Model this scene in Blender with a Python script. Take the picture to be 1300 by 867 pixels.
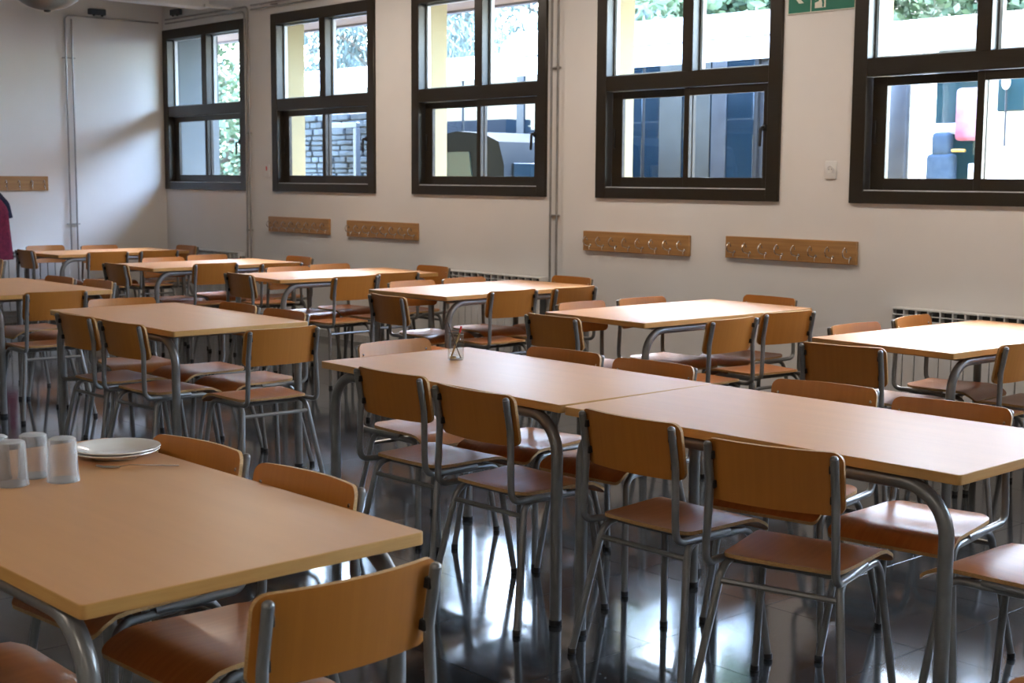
import bpy, bmesh, math, random
from mathutils import Vector, Matrix

random.seed(7)
for o in list(bpy.data.objects):
    bpy.data.objects.remove(o, do_unlink=True)
SC = bpy.context.scene
COL = SC.collection
PI = math.pi
rad = math.radians

# ------------------------------------------------------------------ camera
cam_d = bpy.data.cameras.new('camera')
cam = bpy.data.objects.new('camera', cam_d)
COL.objects.link(cam)
_r = Vector((0.66891708, 0.74330726, 0.00665219))
_u = Vector((-0.09094706, 0.07295667, 0.99317972))
_f = Vector((-0.73775238, 0.66495988, -0.11640357))
cam.matrix_world = Matrix(((_r.x, _u.x, -_f.x, 0), (_r.y, _u.y, -_f.y, 0), (_r.z, _u.z, -_f.z, 1.4735), (0, 0, 0, 1)))
cam_d.sensor_width = 36
cam_d.lens = 1764.39 / 1300 * 36
cam_d.clip_end = 300
cam_d.dof.use_dof = True
cam_d.dof.focus_distance = 4.6
cam_d.dof.aperture_fstop = 8.0
SC.camera = cam

# ------------------------------------------------------------------ world, sun, exposure
world = bpy.data.worlds.new('world')
SC.world = world
world.use_nodes = True
wn = world.node_tree
bg = wn.nodes['Background']
sky = wn.nodes.new('ShaderNodeTexSky')
sky.sky_type = 'NISHITA'
sky.sun_disc = False
sky.sun_elevation = rad(52)
sky.sun_rotation = rad(-20)
sky.air_density = 1.0
sky.dust_density = 2.4
sky.ozone_density = 1.6
wn.links.new(sky.outputs[0], bg.inputs[0])
bg.inputs[1].default_value = 8.0

sun_d = bpy.data.lights.new('sun', 'SUN')
sun_d.energy = 16.0
sun_d.angle = rad(0.6)
sun_d.color = (1.0, 0.95, 0.87)
sun = bpy.data.objects.new('sun', sun_d)
COL.objects.link(sun)
sun.rotation_euler = Vector((0.15, -0.36, -1.0)).to_track_quat('-Z', 'Y').to_euler()

LAMP_POWER = 27.0
vs = SC.view_settings
vs.view_transform = 'Standard'
vs.look = 'None'
vs.gamma = 1.0
vs.use_curve_mapping = False
vs.exposure = 0.25


# ------------------------------------------------------------------ helpers
class MB:
    """collects geometry in one bmesh, links it as one mesh object"""
    def __init__(self):
        self.bm = bmesh.new()

    def box(self, x0, x1, y0, y1, z0, z1, bev=0.0, seg=1, mi=0, M=None):
        t = Matrix.Translation(((x0 + x1) / 2, (y0 + y1) / 2, (z0 + z1) / 2)) @ Matrix.Diagonal((x1 - x0, y1 - y0, z1 - z0, 1))
        tb = bmesh.new()
        bmesh.ops.create_cube(tb, size=1, matrix=t)
        if bev > 0:
            bmesh.ops.bevel(tb, geom=list(tb.edges), offset=bev, segments=seg, affect='EDGES', profile=0.5)
        self._take(tb, mi, M)
        return self

    def _take(self, tb, mi=0, M=None):
        if M is not None:
            tb.transform(M)
        tb.verts.index_update()
        vs_ = [self.bm.verts.new(v.co) for v in tb.verts]
        for f in tb.faces:
            try:
                nf = self.bm.faces.new([vs_[v.index] for v in f.verts])
                nf.material_index = mi
            except ValueError:
                pass
        tb.free()

    def mesh(self, verts, faces, mi=0, M=None):
        vs_ = [self.bm.verts.new((M @ Vector(v)) if M is not None else v) for v in verts]
        for f in faces:
            try:
                nf = self.bm.faces.new([vs_[i] for i in f])
                nf.material_index = mi
            except ValueError:
                pass
        return self

    def tube(self, pts, r, n=10, mi=0, M=None, cap=True, r_end=None):
        pts = [Vector(p) for p in pts]
        rings = []
        t = (pts[1] - pts[0]).normalized()
        ref = Vector((0, 0, 1)) if abs(t.z) < 0.9 else Vector((1, 0, 0))
        nrm = t.cross(ref).normalized()
        N = len(pts)
        for i, p in enumerate(pts):
            if i == 0:
                t2 = (pts[1] - pts[0]).normalized()
            elif i == N - 1:
                t2 = (pts[-1] - pts[-2]).normalized()
            else:
                t2 = ((pts[i + 1] - p).normalized() + (p - pts[i - 1]).normalized()).normalized()
            ax = t.cross(t2)
            if ax.length > 1e-7:
                nrm = Matrix.Rotation(t.angle(t2), 3, ax.normalized()) @ nrm
            t = t2
            b = t.cross(nrm).normalized()
            rr = r if r_end is None else r + (r_end - r) * i / (N - 1)
            rings.append([p + (nrm * math.cos(2 * PI * k / n) + b * math.sin(2 * PI * k / n)) * rr for k in range(n)])
        verts = [v for ring in rings for v in ring]
        faces = []
        for i in range(N - 1):
            for k in range(n):
                k2 = (k + 1) % n
                faces.append((i * n + k, i * n + k2, (i + 1) * n + k2, (i + 1) * n + k))
        if cap:
            faces.append(tuple(range(n - 1, -1, -1)))
            faces.append(tuple((N - 1) * n + k for k in range(n)))
        return self.mesh(verts, faces, mi, M)

    def lathe(self, prof, n=24, mi=0, M=None, close=False):
        verts, faces = [], []
        for (r, z) in prof:
            for k in range(n):
                a = 2 * PI * k / n
                verts.append((r * math.cos(a), r * math.sin(a), z))
        m = len(prof)
        for i in range(m - 1 + (1 if close else 0)):
            i2 = (i + 1) % m
            for k in range(n):
                k2 = (k + 1) % n
                faces.append((i * n + k, i * n + k2, i2 * n + k2, i2 * n + k))
        if not close:
            if prof[0][0] > 1e-6:
                faces.append(tuple(range(n - 1, -1, -1)))
            if prof[-1][0] > 1e-6:
                faces.append(tuple((m - 1) * n + k for k in range(n)))
        return self.mesh(verts, faces, mi, M)

    def prism(self, poly, y0, y1, mi=0, M=None):
        """poly in the x-z plane, extruded along y"""
        n = len(poly)
        verts = [(x, y0, z) for x, z in poly] + [(x, y1, z) for x, z in poly]
        faces = [tuple(range(n)), tuple(range(2 * n - 1, n - 1, -1))]
        for i in range(n):
            j = (i + 1) % n
            faces.append((i, n + i, n + j, j))
        return self.mesh(verts, faces, mi, M)

    def build(self, name, mats, parent=None, loc=None, rz=None, smooth=True, angle=38):
        bmesh.ops.remove_doubles(self.bm, verts=self.bm.verts, dist=1e-6)
        bmesh.ops.recalc_face_normals(self.bm, faces=self.bm.faces)
        me = bpy.data.meshes.new(name)
        self.bm.to_mesh(me)
        self.bm.free()
        if not isinstance(mats, (list, tuple)):
            mats = [mats]
        for m in mats:
            me.materials.append(m)
        if smooth:
            me.polygons.foreach_set('use_smooth', [True] * len(me.polygons))
            me.set_sharp_from_angle(angle=rad(angle))
        o = bpy.data.objects.new(name, me)
        COL.objects.link(o)
        if parent is not None:
            o.parent = parent
        if loc is not None:
            o.location = loc
        if rz is not None:
            o.rotation_euler = (0, 0, rz)
        return o


def fillet(pts, rads, seg=6):
    """round the inner corners of a polyline"""
    pts = [Vector(p) for p in pts]
    out = [pts[0]]
    for i in range(1, len(pts) - 1):
        p, a, b = pts[i], pts[i - 1], pts[i + 1]
        r = rads[i - 1] if isinstance(rads, (list, tuple)) else rads
        d1, d2 = (a - p), (b - p)
        l1, l2 = d1.length, d2.length
        d1.normalize(); d2.normalize()
        ang = d1.angle(d2)
        if ang > PI - 0.02 or r <= 0:
            out.append(p)
            continue
        t = min(r / math.tan(ang / 2), l1 * 0.49, l2 * 0.49)
        rr = t * math.tan(ang / 2)
        c = p + (d1 + d2).normalized() * (rr / math.sin(ang / 2))
        s, e = p + d1 * t - c, p + d2 * t - c
        tot = s.angle(e)
        ax = s.cross(e).normalized()
        for k in range(seg + 1):
            out.append(c + Matrix.Rotation(tot * k / seg, 3, ax) @ s)
    out.append(pts[-1])
    return out


def empty(name, loc=(0, 0, 0), rz=0.0):
    o = bpy.data.objects.new(name, None)
    o.empty_display_size = 0.1
    COL.objects.link(o)
    o.location = loc
    o.rotation_euler = (0, 0, rz)
    return o


def tag(o, label=None, cat=None, group=None, kind=None):
    if label: o['label'] = label
    if cat: o['category'] = cat
    if group: o['group'] = group
    if kind: o['kind'] = kind
    return o


def copy_tree(o, parent=None):
    c = o.copy()
    COL.objects.link(c)
    c.parent = parent
    for ch in list(o.children):
        copy_tree(ch, c)
    return c


# ------------------------------------------------------------------ materials
def newmat(name):
    m = bpy.data.materials.new(name)
    m.use_nodes = True
    nt = m.node_tree
    return m, nt, nt.nodes['Principled BSDF']


def setp(b, **k):
    for n, v in k.items():
        n = n.replace('_', ' ')
        if n in b.inputs:
            b.inputs[n].default_value = v


def noise_mat(name, c1, c2, scale, rough=0.5, metallic=0.0, stretch=(1, 1, 1), detail=4.0, bump=0.0, bscale=None, ior=1.5,
              coat=0.0, coat_rough=0.1, lo=0.35, hi=0.65, vary=0.0, rough2=None):
    m, nt, b = newmat(name)
    N, Lk = nt.nodes, nt.links
    tc = N.new('ShaderNodeTexCoord')
    mp = N.new('ShaderNodeMapping')
    mp.inputs['Scale'].default_value = stretch
    Lk.new(tc.outputs['Object'], mp.inputs[0])
    nz = N.new('ShaderNodeTexNoise')
    nz.inputs['Scale'].default_value = scale
    nz.inputs['Detail'].default_value = detail
    vec = mp.outputs[0]
    if vary > 0:
        oi = N.new('ShaderNodeObjectInfo')
        ad = N.new('ShaderNodeVectorMath')
        ad.operation = 'ADD'
        sc_ = N.new('ShaderNodeMath'); sc_.operation = 'MULTIPLY'; sc_.inputs[1].default_value = 37.0
        Lk.new(oi.outputs['Random'], sc_.inputs[0])
        Lk.new(mp.outputs[0], ad.inputs[0]); Lk.new(sc_.outputs[0], ad.inputs[1])
        vec = ad.outputs[0]
    Lk.new(vec, nz.inputs['Vector'])
    cr = N.new('ShaderNodeValToRGB')
    cr.color_ramp.elements[0].position = lo
    cr.color_ramp.elements[1].position = hi
    cr.color_ramp.elements[0].color = (*c1, 1)
    cr.color_ramp.elements[1].color = (*c2, 1)
    Lk.new(nz.outputs['Fac'], cr.inputs[0])
    colout = cr.outputs[0]
    if vary > 0:
        hs = N.new('ShaderNodeHueSaturation')
        mr = N.new('ShaderNodeMapRange')
        mr.inputs['To Min'].default_value = 1 - vary
        mr.inputs['To Max'].default_value = 1 + vary
        Lk.new(oi.outputs['Random'], mr.inputs[0])
        Lk.new(mr.outputs[0], hs.inputs['Value'])
        Lk.new(colout, hs.inputs['Color'])
        colout = hs.outputs[0]
    Lk.new(colout, b.inputs['Base Color'])
    setp(b, Roughness=rough, Metallic=metallic, IOR=ior)
    b.inputs['Coat Weight'].default_value = coat
    b.inputs['Coat Roughness'].default_value = coat_rough
    if rough2 is not None:
        mr2 = N.new('ShaderNodeMapRange')
        mr2.inputs['To Min'].default_value = rough
        mr2.inputs['To Max'].default_value = rough2
        Lk.new(nz.outputs['Fac'], mr2.inputs[0])
        Lk.new(mr2.outputs[0], b.inputs['Roughness'])
    if bump > 0:
        bp = N.new('ShaderNodeBump')
        bp.inputs['Strength'].default_value = bump
        bp.inputs['Distance'].default_value = 0.002
        if bscale:
            n2 = N.new('ShaderNodeTexNoise')
            n2.inputs['Scale'].default_value = bscale
            Lk.new(tc.outputs['Object'], n2.inputs['Vector'])
            Lk.new(n2.outputs['Fac'], bp.inputs['Height'])
        else:
            Lk.new(nz.outputs['Fac'], bp.inputs['Height'])
        Lk.new(bp.outputs[0], b.inputs['Normal'])
    return m


M = {}
M['wall'] = noise_mat('wall_paint', (0.74, 0.715, 0.685), (0.78, 0.755, 0.725), 1.3, rough=0.62, bump=0.12, bscale=180)
M['ceiling'] = noise_mat('ceiling_paint', (0.72, 0.71, 0.69), (0.76, 0.75, 0.73), 2, rough=0.8)
M['baseboard'] = noise_mat('baseboard_stone', (0.42, 0.41, 0.38), (0.55, 0.53, 0.5), 60, rough=0.35)
M['seat'] = noise_mat('seat_plywood', (0.32, 0.098, 0.020), (0.37, 0.122, 0.028), 1.0, rough=0.34, stretch=(70, 3, 3), coat=0.10, coat_rough=0.25, ior=1.45, vary=0.12)
M['back'] = noise_mat('backrest_plywood', (0.405, 0.142, 0.018), (0.435, 0.157, 0.021), 1.0, rough=0.42, stretch=(75, 4, 4), coat=0.06, coat_rough=0.25, vary=0.10)
M['plyedge'] = noise_mat('plywood_edge', (0.36, 0.19, 0.06), (0.52, 0.30, 0.11), 90, rough=0.5, stretch=(1, 1, 6))
M['laminate'] = noise_mat('beech_laminate', (0.575, 0.283, 0.112), (0.61, 0.308, 0.126), 1.0, rough=0.36, stretch=(2.0, 26, 26), coat=0.0, rough2=0.38, lo=0.3, hi=0.7)
M['edge'] = noise_mat('beech_edge_band', (0.50, 0.255, 0.068), (0.56, 0.305, 0.09), 1.0, rough=0.42, stretch=(6, 6, 90))
M['steel'] = noise_mat('grey_tube_paint', (0.19, 0.187, 0.18), (0.22, 0.216, 0.208), 25, rough=0.30, metallic=0.35)
M['chrome'] = noise_mat('chrome', (0.55, 0.55, 0.55), (0.65, 0.65, 0.65), 20, rough=0.18, metallic=1.0)
M['hooksteel'] = noise_mat('hook_steel', (0.55, 0.54, 0.53), (0.65, 0.64, 0.63), 20, rough=0.25, metallic=1.0)
M['black'] = noise_mat('black_rubber', (0.008, 0.008, 0.008), (0.014, 0.014, 0.014), 30, rough=0.6)
M['bronze'] = noise_mat('bronze_aluminium', (0.027, 0.020, 0.0125), (0.032, 0.024, 0.015), 12, rough=0.34, metallic=0.25, stretch=(1, 1, 20))
M['bead'] = noise_mat('light_glazing_bead', (0.55, 0.55, 0.56), (0.6, 0.6, 0.61), 20, rough=0.4)
M['hookboard'] = noise_mat('hook_board_wood', (0.33, 0.165, 0.055), (0.42, 0.22, 0.075), 1.0, rough=0.42, stretch=(2.5, 50, 50))
M['radiator'] = noise_mat('white_enamel', (0.66, 0.65, 0.63), (0.69, 0.68, 0.66), 8, rough=0.35)
M['raddark'] = noise_mat('radiator_inner', (0.05, 0.055, 0.058), (0.07, 0.075, 0.078), 8, rough=0.7)
M['pipe'] = noise_mat('pipe_paint', (0.30, 0.285, 0.265), (0.38, 0.36, 0.34), 10, rough=0.35, metallic=0.5)
M['plastic'] = noise_mat('white_plastic', (0.74, 0.73, 0.71), (0.77, 0.76, 0.74), 10, rough=0.35)
M['darkbox'] = noise_mat('dark_blue_grey_case', (0.035, 0.045, 0.06), (0.05, 0.06, 0.075), 10, rough=0.5)
M['ceramic'] = noise_mat('cream_ceramic', (0.82, 0.775, 0.70), (0.84, 0.80, 0.73), 6, rough=0.14, coat=0.4, coat_rough=0.05)
M['cutlery'] = noise_mat('stainless_steel', (0.5, 0.49, 0.47), (0.6, 0.59, 0.57), 30, rough=0.22, metallic=1.0)
M['signgreen'] = noise_mat('sign_green', (0.0, 0.145, 0.085), (0.0, 0.16, 0.095), 6, rough=0.4)
M['signwhite'] = noise_mat('sign_cream', (0.72, 0.70, 0.58), (0.76, 0.74, 0.62), 6, rough=0.4)
M['red'] = noise_mat('red_paint', (0.55, 0.015, 0.012), (0.62, 0.02, 0.015), 10, rough=0.4)
M['brushwood'] = noise_mat('brush_wood', (0.10, 0.05, 0.02), (0.16, 0.08, 0.03), 20, rough=0.4)
M['ochre'] = noise_mat('ochre_wood', (0.5, 0.28, 0.06), (0.6, 0.35, 0.09), 20, rough=0.5)
M['maroon'] = noise_mat('maroon_cloth', (0.11, 0.004, 0.022), (0.17, 0.008, 0.034), 30, rough=0.9)
M['navy'] = noise_mat('navy_cloth', (0.008, 0.012, 0.032), (0.014, 0.02, 0.048), 30, rough=0.9)
M['yellow'] = noise_mat('yellow_render', (0.30, 0.245, 0.13), (0.33, 0.27, 0.145), 3, rough=0.85, bump=0.2, bscale=120)
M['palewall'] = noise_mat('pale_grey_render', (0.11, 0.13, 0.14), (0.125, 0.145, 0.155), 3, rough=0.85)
M['soffit'] = noise_mat('soffit_boards', (0.28, 0.20, 0.17), (0.36, 0.27, 0.23), 1.0, rough=0.6, stretch=(3, 60, 60))
M['fascia'] = noise_mat('fascia_metal', (0.16, 0.14, 0.17), (0.2, 0.18, 0.2), 5, rough=0.5)
M['asphalt'] = noise_mat('outside_paving', (0.26, 0.255, 0.24), (0.34, 0.33, 0.31), 3, rough=0.9)
M['stone'] = noise_mat('reflected_blue_stone', (0.045, 0.062, 0.08), (0.075, 0.098, 0.12), 9, rough=0.75, vary=0.35, bump=0.4)  # blue cast of the coach glass reflection put into the stone colour
M['mortar'] = noise_mat('mortar', (0.05, 0.055, 0.06), (0.08, 0.085, 0.09), 30, rough=0.9)
M['galv'] = noise_mat('galvanised_post', (0.055, 0.065, 0.078), (0.07, 0.082, 0.095), 15, rough=0.4, metallic=0.4)
M['coachwhite'] = noise_mat('coach_white_paint', (0.80, 0.80, 0.80), (0.84, 0.84, 0.84), 3, rough=0.25, coat=0.4)
M['tint'] = noise_mat('tinted_coach_glass', (0.006, 0.016, 0.026), (0.010, 0.022, 0.034), 1.5, rough=0.04, ior=1.6)
M['teal'] = noise_mat('teal_glass', (0.02, 0.055, 0.065), (0.03, 0.07, 0.08), 2.0, rough=0.08)
M['pillargrey'] = noise_mat('olive_grey_trim', (0.035, 0.036, 0.030), (0.045, 0.046, 0.04), 6, rough=0.5)
M['darkgrey'] = noise_mat('dark_grey_trim', (0.025, 0.028, 0.034), (0.04, 0.044, 0.05), 8, rough=0.45)
M['vangrey'] = noise_mat('reflected_van_grey', (0.022, 0.027, 0.032), (0.028, 0.033, 0.038), 4, rough=0.8, ior=1.08)  # body colour of the solid that stands in for a reflected van
M['seatblue'] = noise_mat('blue_seat_cloth', (0.03, 0.06, 0.10), (0.05, 0.085, 0.13), 25, rough=0.85)
M['pink'] = noise_mat('pink_white_cloth', (0.34, 0.10, 0.15), (0.5, 0.36, 0.40), 2.2, rough=0.8, lo=0.4, hi=0.62)
M['bark'] = noise_mat('bark', (0.05, 0.035, 0.025), (0.1, 0.075, 0.05), 15, rough=0.9, stretch=(4, 4, 1))
M['cedar'] = noise_mat('cedar_needles', (0.05, 0.075, 0.066), (0.17, 0.21, 0.195), 3.0, rough=0.7, lo=0.35, hi=0.7)
M['leaf'] = noise_mat('green_leaves', (0.03, 0.06, 0.025), (0.12, 0.175, 0.09), 3.0, rough=0.55, lo=0.35, hi=0.7)
M['sheetmetal'] = noise_mat('grey_lamp_shade', (0.30, 0.33, 0.34), (0.4, 0.43, 0.44), 6, rough=0.3, metallic=0.5)


def glass_mat(name, tint=(1, 1, 1), gloss=0.04, rough=0.0):
    m = bpy.data.materials.new(name)
    m.use_nodes = True
    nt = m.node_tree
    nt.nodes.clear()
    out = nt.nodes.new('ShaderNodeOutputMaterial')
    mix = nt.nodes.new('ShaderNodeMixShader')
    tr = nt.nodes.new('ShaderNodeBsdfTransparent')
    gl = nt.nodes.new('ShaderNodeBsdfGlossy')
    lw = nt.nodes.new('ShaderNodeLayerWeight')
    lw.inputs[0].default_value = 0.5
    pw = nt.nodes.new('ShaderNodeMath'); pw.operation = 'POWER'; pw.inputs[1].default_value = 5.0
    fr = nt.nodes.new('ShaderNodeMapRange')
    fr.inputs['To Min'].default_value = gloss
    fr.inputs['To Max'].default_value = 0.9
    nt.links.new(lw.outputs['Facing'], pw.inputs[0])
    nt.links.new(pw.outputs[0], fr.inputs[0])
    nz = nt.nodes.new('ShaderNodeTexNoise')
    nz.inputs['Scale'].default_value = 1.2
    cr = nt.nodes.new('ShaderNodeValToRGB')
    cr.color_ramp.elements[0].color = (*[c * 0.97 for c in tint], 1)
    cr.color_ramp.elements[1].color = (*tint, 1)
    nt.links.new(nz.outputs['Fac'], cr.inputs[0])
    nt.links.new(cr.outputs[0], tr.inputs[0])
    gl.inputs[1].default_value = rough
    nt.links.new(fr.outputs[0], mix.inputs[0])
    nt.links.new(tr.outputs[0], mix.inputs[1])
    nt.links.new(gl.outputs[0], mix.inputs[2])
    nt.links.new(mix.outputs[0], out.inputs[0])
    return m


M['pane'] = glass_mat('window_glass', (0.93, 0.97, 0.98), gloss=0.03)
M['jarglass'] = glass_mat('jar_glass', (0.93, 0.94, 0.93), gloss=0.05)


def frosted():
    m = bpy.data.materials.new('frosted_plastic')
    m.use_nodes = True
    nt = m.node_tree
    nt.nodes.clear()
    N, Lk = nt.nodes, nt.links
    out = N.new('ShaderNodeOutputMaterial')
    mix = N.new('ShaderNodeMixShader')
    tr = N.new('ShaderNodeBsdfTransparent')
    pb = N.new('ShaderNodeBsdfPrincipled')
    tr.inputs[0].default_value = (0.95, 0.95, 0.95, 1)
    pb.inputs['Base Color'].default_value = (0.75, 0.74, 0.73, 1)
    pb.inputs['Roughness'].default_value = 0.25
    lw = N.new('ShaderNodeLayerWeight')
    lw.inputs[0].default_value = 0.35
    nz = N.new('ShaderNodeTexNoise')
    nz.inputs['Scale'].default_value = 30
    mr = N.new('ShaderNodeMapRange')
    mr.inputs['To Min'].default_value = 0.10
    mr.inputs['To Max'].default_value = 0.62
    Lk.new(lw.outputs['Facing'], mr.inputs[0])
    Lk.new(mr.outputs[0], mix.inputs[0])
    Lk.new(tr.outputs[0], mix.inputs[1])
    Lk.new(pb.outputs[0], mix.inputs[2])
    Lk.new(mix.outputs[0], out.inputs[0])
    return m


M['frosted'] = frosted()


def terrazzo():
    m, nt, b = newmat('dark_terrazzo')
    N, Lk = nt.nodes, nt.links
    tc = N.new('ShaderNodeTexCoord')
    geo = N.new('ShaderNodeNewGeometry')
    v = N.new('ShaderNodeTexVoronoi')
    v.inputs['Scale'].default_value = 150
    Lk.new(geo.outputs['Position'], v.inputs['Vector'])
    cr = N.new('ShaderNodeValToRGB')
    e = cr.color_ramp.elements
    e[0].position = 0.0; e[0].color = (0.018, 0.021, 0.024, 1)
    e[1].position = 1.0; e[1].color = (0.070, 0.072, 0.072, 1)
    k = e.new(0.55); k.color = (0.026, 0.030, 0.033, 1)
    k = e.new(0.85); k.color = (0.036, 0.039, 0.041, 1)
    sep = N.new('ShaderNodeSeparateColor')
    Lk.new(v.outputs['Color'], sep.inputs[0])
    Lk.new(sep.outputs[0], cr.inputs[0])
    n2 = N.new('ShaderNodeTexNoise')
    n2.inputs['Scale'].default_value = 1.4
    n2.inputs['Detail'].default_value = 6
    Lk.new(geo.outputs['Position'], n2.inputs['Vector'])
    mr = N.new('ShaderNodeMapRange')
    mr.inputs['From Min'].default_value = 0.3
    mr.inputs['From Max'].default_value = 0.7
    mr.inputs['To Min'].default_value = 0.06
    mr.inputs['To Max'].default_value = 0.12
    Lk.new(n2.outputs['Fac'], mr.inputs[0])
    Lk.new(mr.outputs[0], b.inputs['Roughness'])
    Lk.new(cr.outputs[0], b.inputs['Base Color'])
    setp(b, IOR=1.52)
    n3 = N.new('ShaderNodeTexNoise')
    n3.inputs['Scale'].default_value = 14
    n3.inputs['Detail'].default_value = 3
    Lk.new(geo.outputs['Position'], n3.inputs['Vector'])
    bp = N.new('ShaderNodeBump')
    bp.inputs['Strength'].default_value = 0.03
    bp.inputs['Distance'].default_value = 0.004
    Lk.new(n3.outputs['Fac'], bp.inputs['Height'])
    Lk.new(bp.outputs[0], b.inputs['Normal'])
    return m


M['floor'] = terrazzo()
M['joint'] = noise_mat('tile_joint', (0.05, 0.048, 0.045), (0.065, 0.062, 0.058), 40, rough=0.6)


def emit_mat(name, col, s):
    m, nt, b = newmat(name)
    nz = nt.nodes.new('ShaderNodeTexNoise')
    nz.inputs['Scale'].default_value = 3
    cr = nt.nodes.new('ShaderNodeValToRGB')
    cr.color_ramp.elements[0].color = (*[c * 0.95 for c in col], 1)
    cr.color_ramp.elements[1].color = (*col, 1)
    nt.links.new(nz.outputs['Fac'], cr.inputs[0])
    nt.links.new(cr.outputs[0], b.inputs['Emission Color'])
    b.inputs['Emission Strength'].default_value = s
    return m


M['diffuser'] = emit_mat('lamp_diffuser', (1.0, 0.9, 0.78), 3.0)

# ------------------------------------------------------------------ the room
XL, XR = -13.70, 4.6
YW, YB = 7.316, -4.6
ZC = 3.45
WT = 0.335                      # outer wall thickness
ZB, WH, WW = 1.337, 1.672, 1.65  # window sill height, height, width
WX = [-13.685, -11.558, -9.382, -7.2, -5.009, -2.82, -0.63, 1.56]
GZ = -0.35                       # ground outside


def wall_with_openings(name, x0, x1, yin, yout, zc, ops, mats):
    """ops: list of (xa, xb, za, zb). inner face at yin, outer at yout"""
    mb = MB()
    ops = sorted(ops)
    xs = [x0]
    for a, b_, c, d in ops:
        xs += [a, b_]
    xs.append(x1)
    y0, y1 = min(yin, yout), max(yin, yout)
    for i in range(0, len(xs), 2):
        mb.box(xs[i], xs[i + 1], y0, y1, -0.3, zc)
    for a, b_, c, d in ops:
        mb.box(a, b_, y0, y1, -0.3, c)
        mb.box(a, b_, y0, y1, d, zc)
    # drop the inner faces where boxes meet, colour inside / outside / reveals
    bm = mb.bm
    bmesh.ops.remove_doubles(bm, verts=bm.verts, dist=1e-5)
    for f in bm.faces:
        c = f.calc_center_median()
        if abs(c.y - yin) < 1e-4:
            f.material_index = 0
        else:
            f.material_index = 1
    o = mb.build(name, mats, smooth=False)
    return o


OP = [(x + 0.04, x + WW - 0.04, ZB + 0.04, ZB + WH - 0.04) for x in WX]
wall_front = wall_with_openings('wall_front', XL - 0.3, XR, YW, YW + WT, ZC, OP, [M['wall'], M['yellow']])
tag(wall_front, 'long white wall with a row of dark framed windows', kind='structure')
OPB = [(x, x + 1.8, 1.0, 2.8) for x in ()]
wall_back = wall_with_openings('wall_back', XL - 0.3, XR, YB, YB - 0.3, ZC, OPB, [M['wall'], M['yellow']])
tag(wall_back, 'plain white wall behind the camera', kind='structure')
wl = MB().box(XL - 0.3, XL, YB, YW, -0.3, ZC).build('wall_left', M['wall'], smooth=False)
tag(wl, 'white end wall on the left', kind='structure')
wr = MB().box(XR, XR + 0.3, YB, YW, -0.3, ZC).build('wall_right', M['wall'], smooth=False)
tag(wr, 'white end wall on the right', kind='structure')
cl = MB().box(XL - 0.3, XR + 0.3, YB - 0.3, YW + WT, ZC, ZC + 0.25).build('ceiling', M['ceiling'], smooth=False)
tag(cl, 'white ceiling', kind='structure')

# pale render covering the side of the first window recess
mb = MB().box(WX[0] + 0.035, WX[0] + 0.05, YW + 0.095, YW + 0.62, GZ, 3.04)
o = mb.build('trim_3', M['palewall'], smooth=False)
tag(o, 'pale grey outer side wall beside the corner window', kind='structure')

# floor: slab in joint colour, tiles as parts where the camera sees them, the rest joined
fl = MB().box(XL - 0.3, XR + 0.3, YB - 0.3, YW + 0.05, -0.3, -0.004).build('floor', M['joint'], smooth=False)
tag(fl, 'polished dark terrazzo tile floor', kind='structure')
TS, GAP = 0.6, 0.0018


def tile_mesh():
    mb = MB()
    h = TS / 2 - GAP / 2
    mb.box(-h, h, -h, h, -0.01, 0.0, bev=0.0005)
    ob = mb.build('tile', M['floor'], smooth=False)
    return ob


tile0 = tile_mesh()
tile0.parent = fl
used0 = False
rest = MB()
cinv = cam.matrix_world.inverted()
fpx = 1764.39 / 650.0
nt_ = 0
x = -13.7 + TS / 2
while x < XR + 0.3:
    y = YB + 0.016 + TS / 2
    while y < YW + 0.2:
        vis = False
        for dx in (-.3, 0, .3):
            for dy in (-.3, 0, .3):
                p = cinv @ Vector((x + dx, y + dy, 0))
                if p.z < -0.5:
                    u_, v_ = p.x / -p.z * fpx, p.y / -p.z * fpx
                    if abs(u_) < 1.03 and abs(v_) < 0.70:
                        vis = True
        if vis and nt_ < 300:
            if used0:
                t = tile0.copy(); COL.objects.link(t)
            else:
                t = tile0; used0 = True
            t.location = (x, y, 0)
            t.parent = fl
            nt_ += 1
        else:
            h = TS / 2 - GAP / 2
            rest.box(x - h, x + h, y - h, y + h, -0.01, -0.0002)
        y += TS
    x += TS
tag(rest.build('tile_field', M['floor'], fl, smooth=False), kind='stuff')

bb = MB().box(XL, XR, YW - 0.012, YW, 0, 0.068, bev=0.002).build('baseboard_front', M['baseboard'])
tag(bb, 'low grey baseboard under the windows', kind='structure')
bb = MB().box(XL, XL + 0.012, YB, YW - 0.012, 0, 0.068, bev=0.002).build('baseboard_left', M['baseboard'])
tag(bb, 'low grey baseboard on the end wall', kind='structure')

# white beam stub near the corner window and a bracket strip
tb = empty('trim_1', (-12.4, 6.2, 3.11))
MB().box(-0.09, 0.09, -3.2, 0.88, 0.0, 0.34, bev=0.008).build('beam_body', M['ceiling'], tb)
MB().box(0.12, 0.15, 0.80, 1.115, 0.0, 0.03, bev=0.003).build('bracket_strip', M['plastic'], tb)
MB().box(0.085, 0.135, 0.82, 0.86, 0.0, 0.03, bev=0.003).build('bracket_arm', M['plastic'], tb)
tag(tb, 'white ceiling beam ending short of the window wall', kind='structure')


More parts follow.
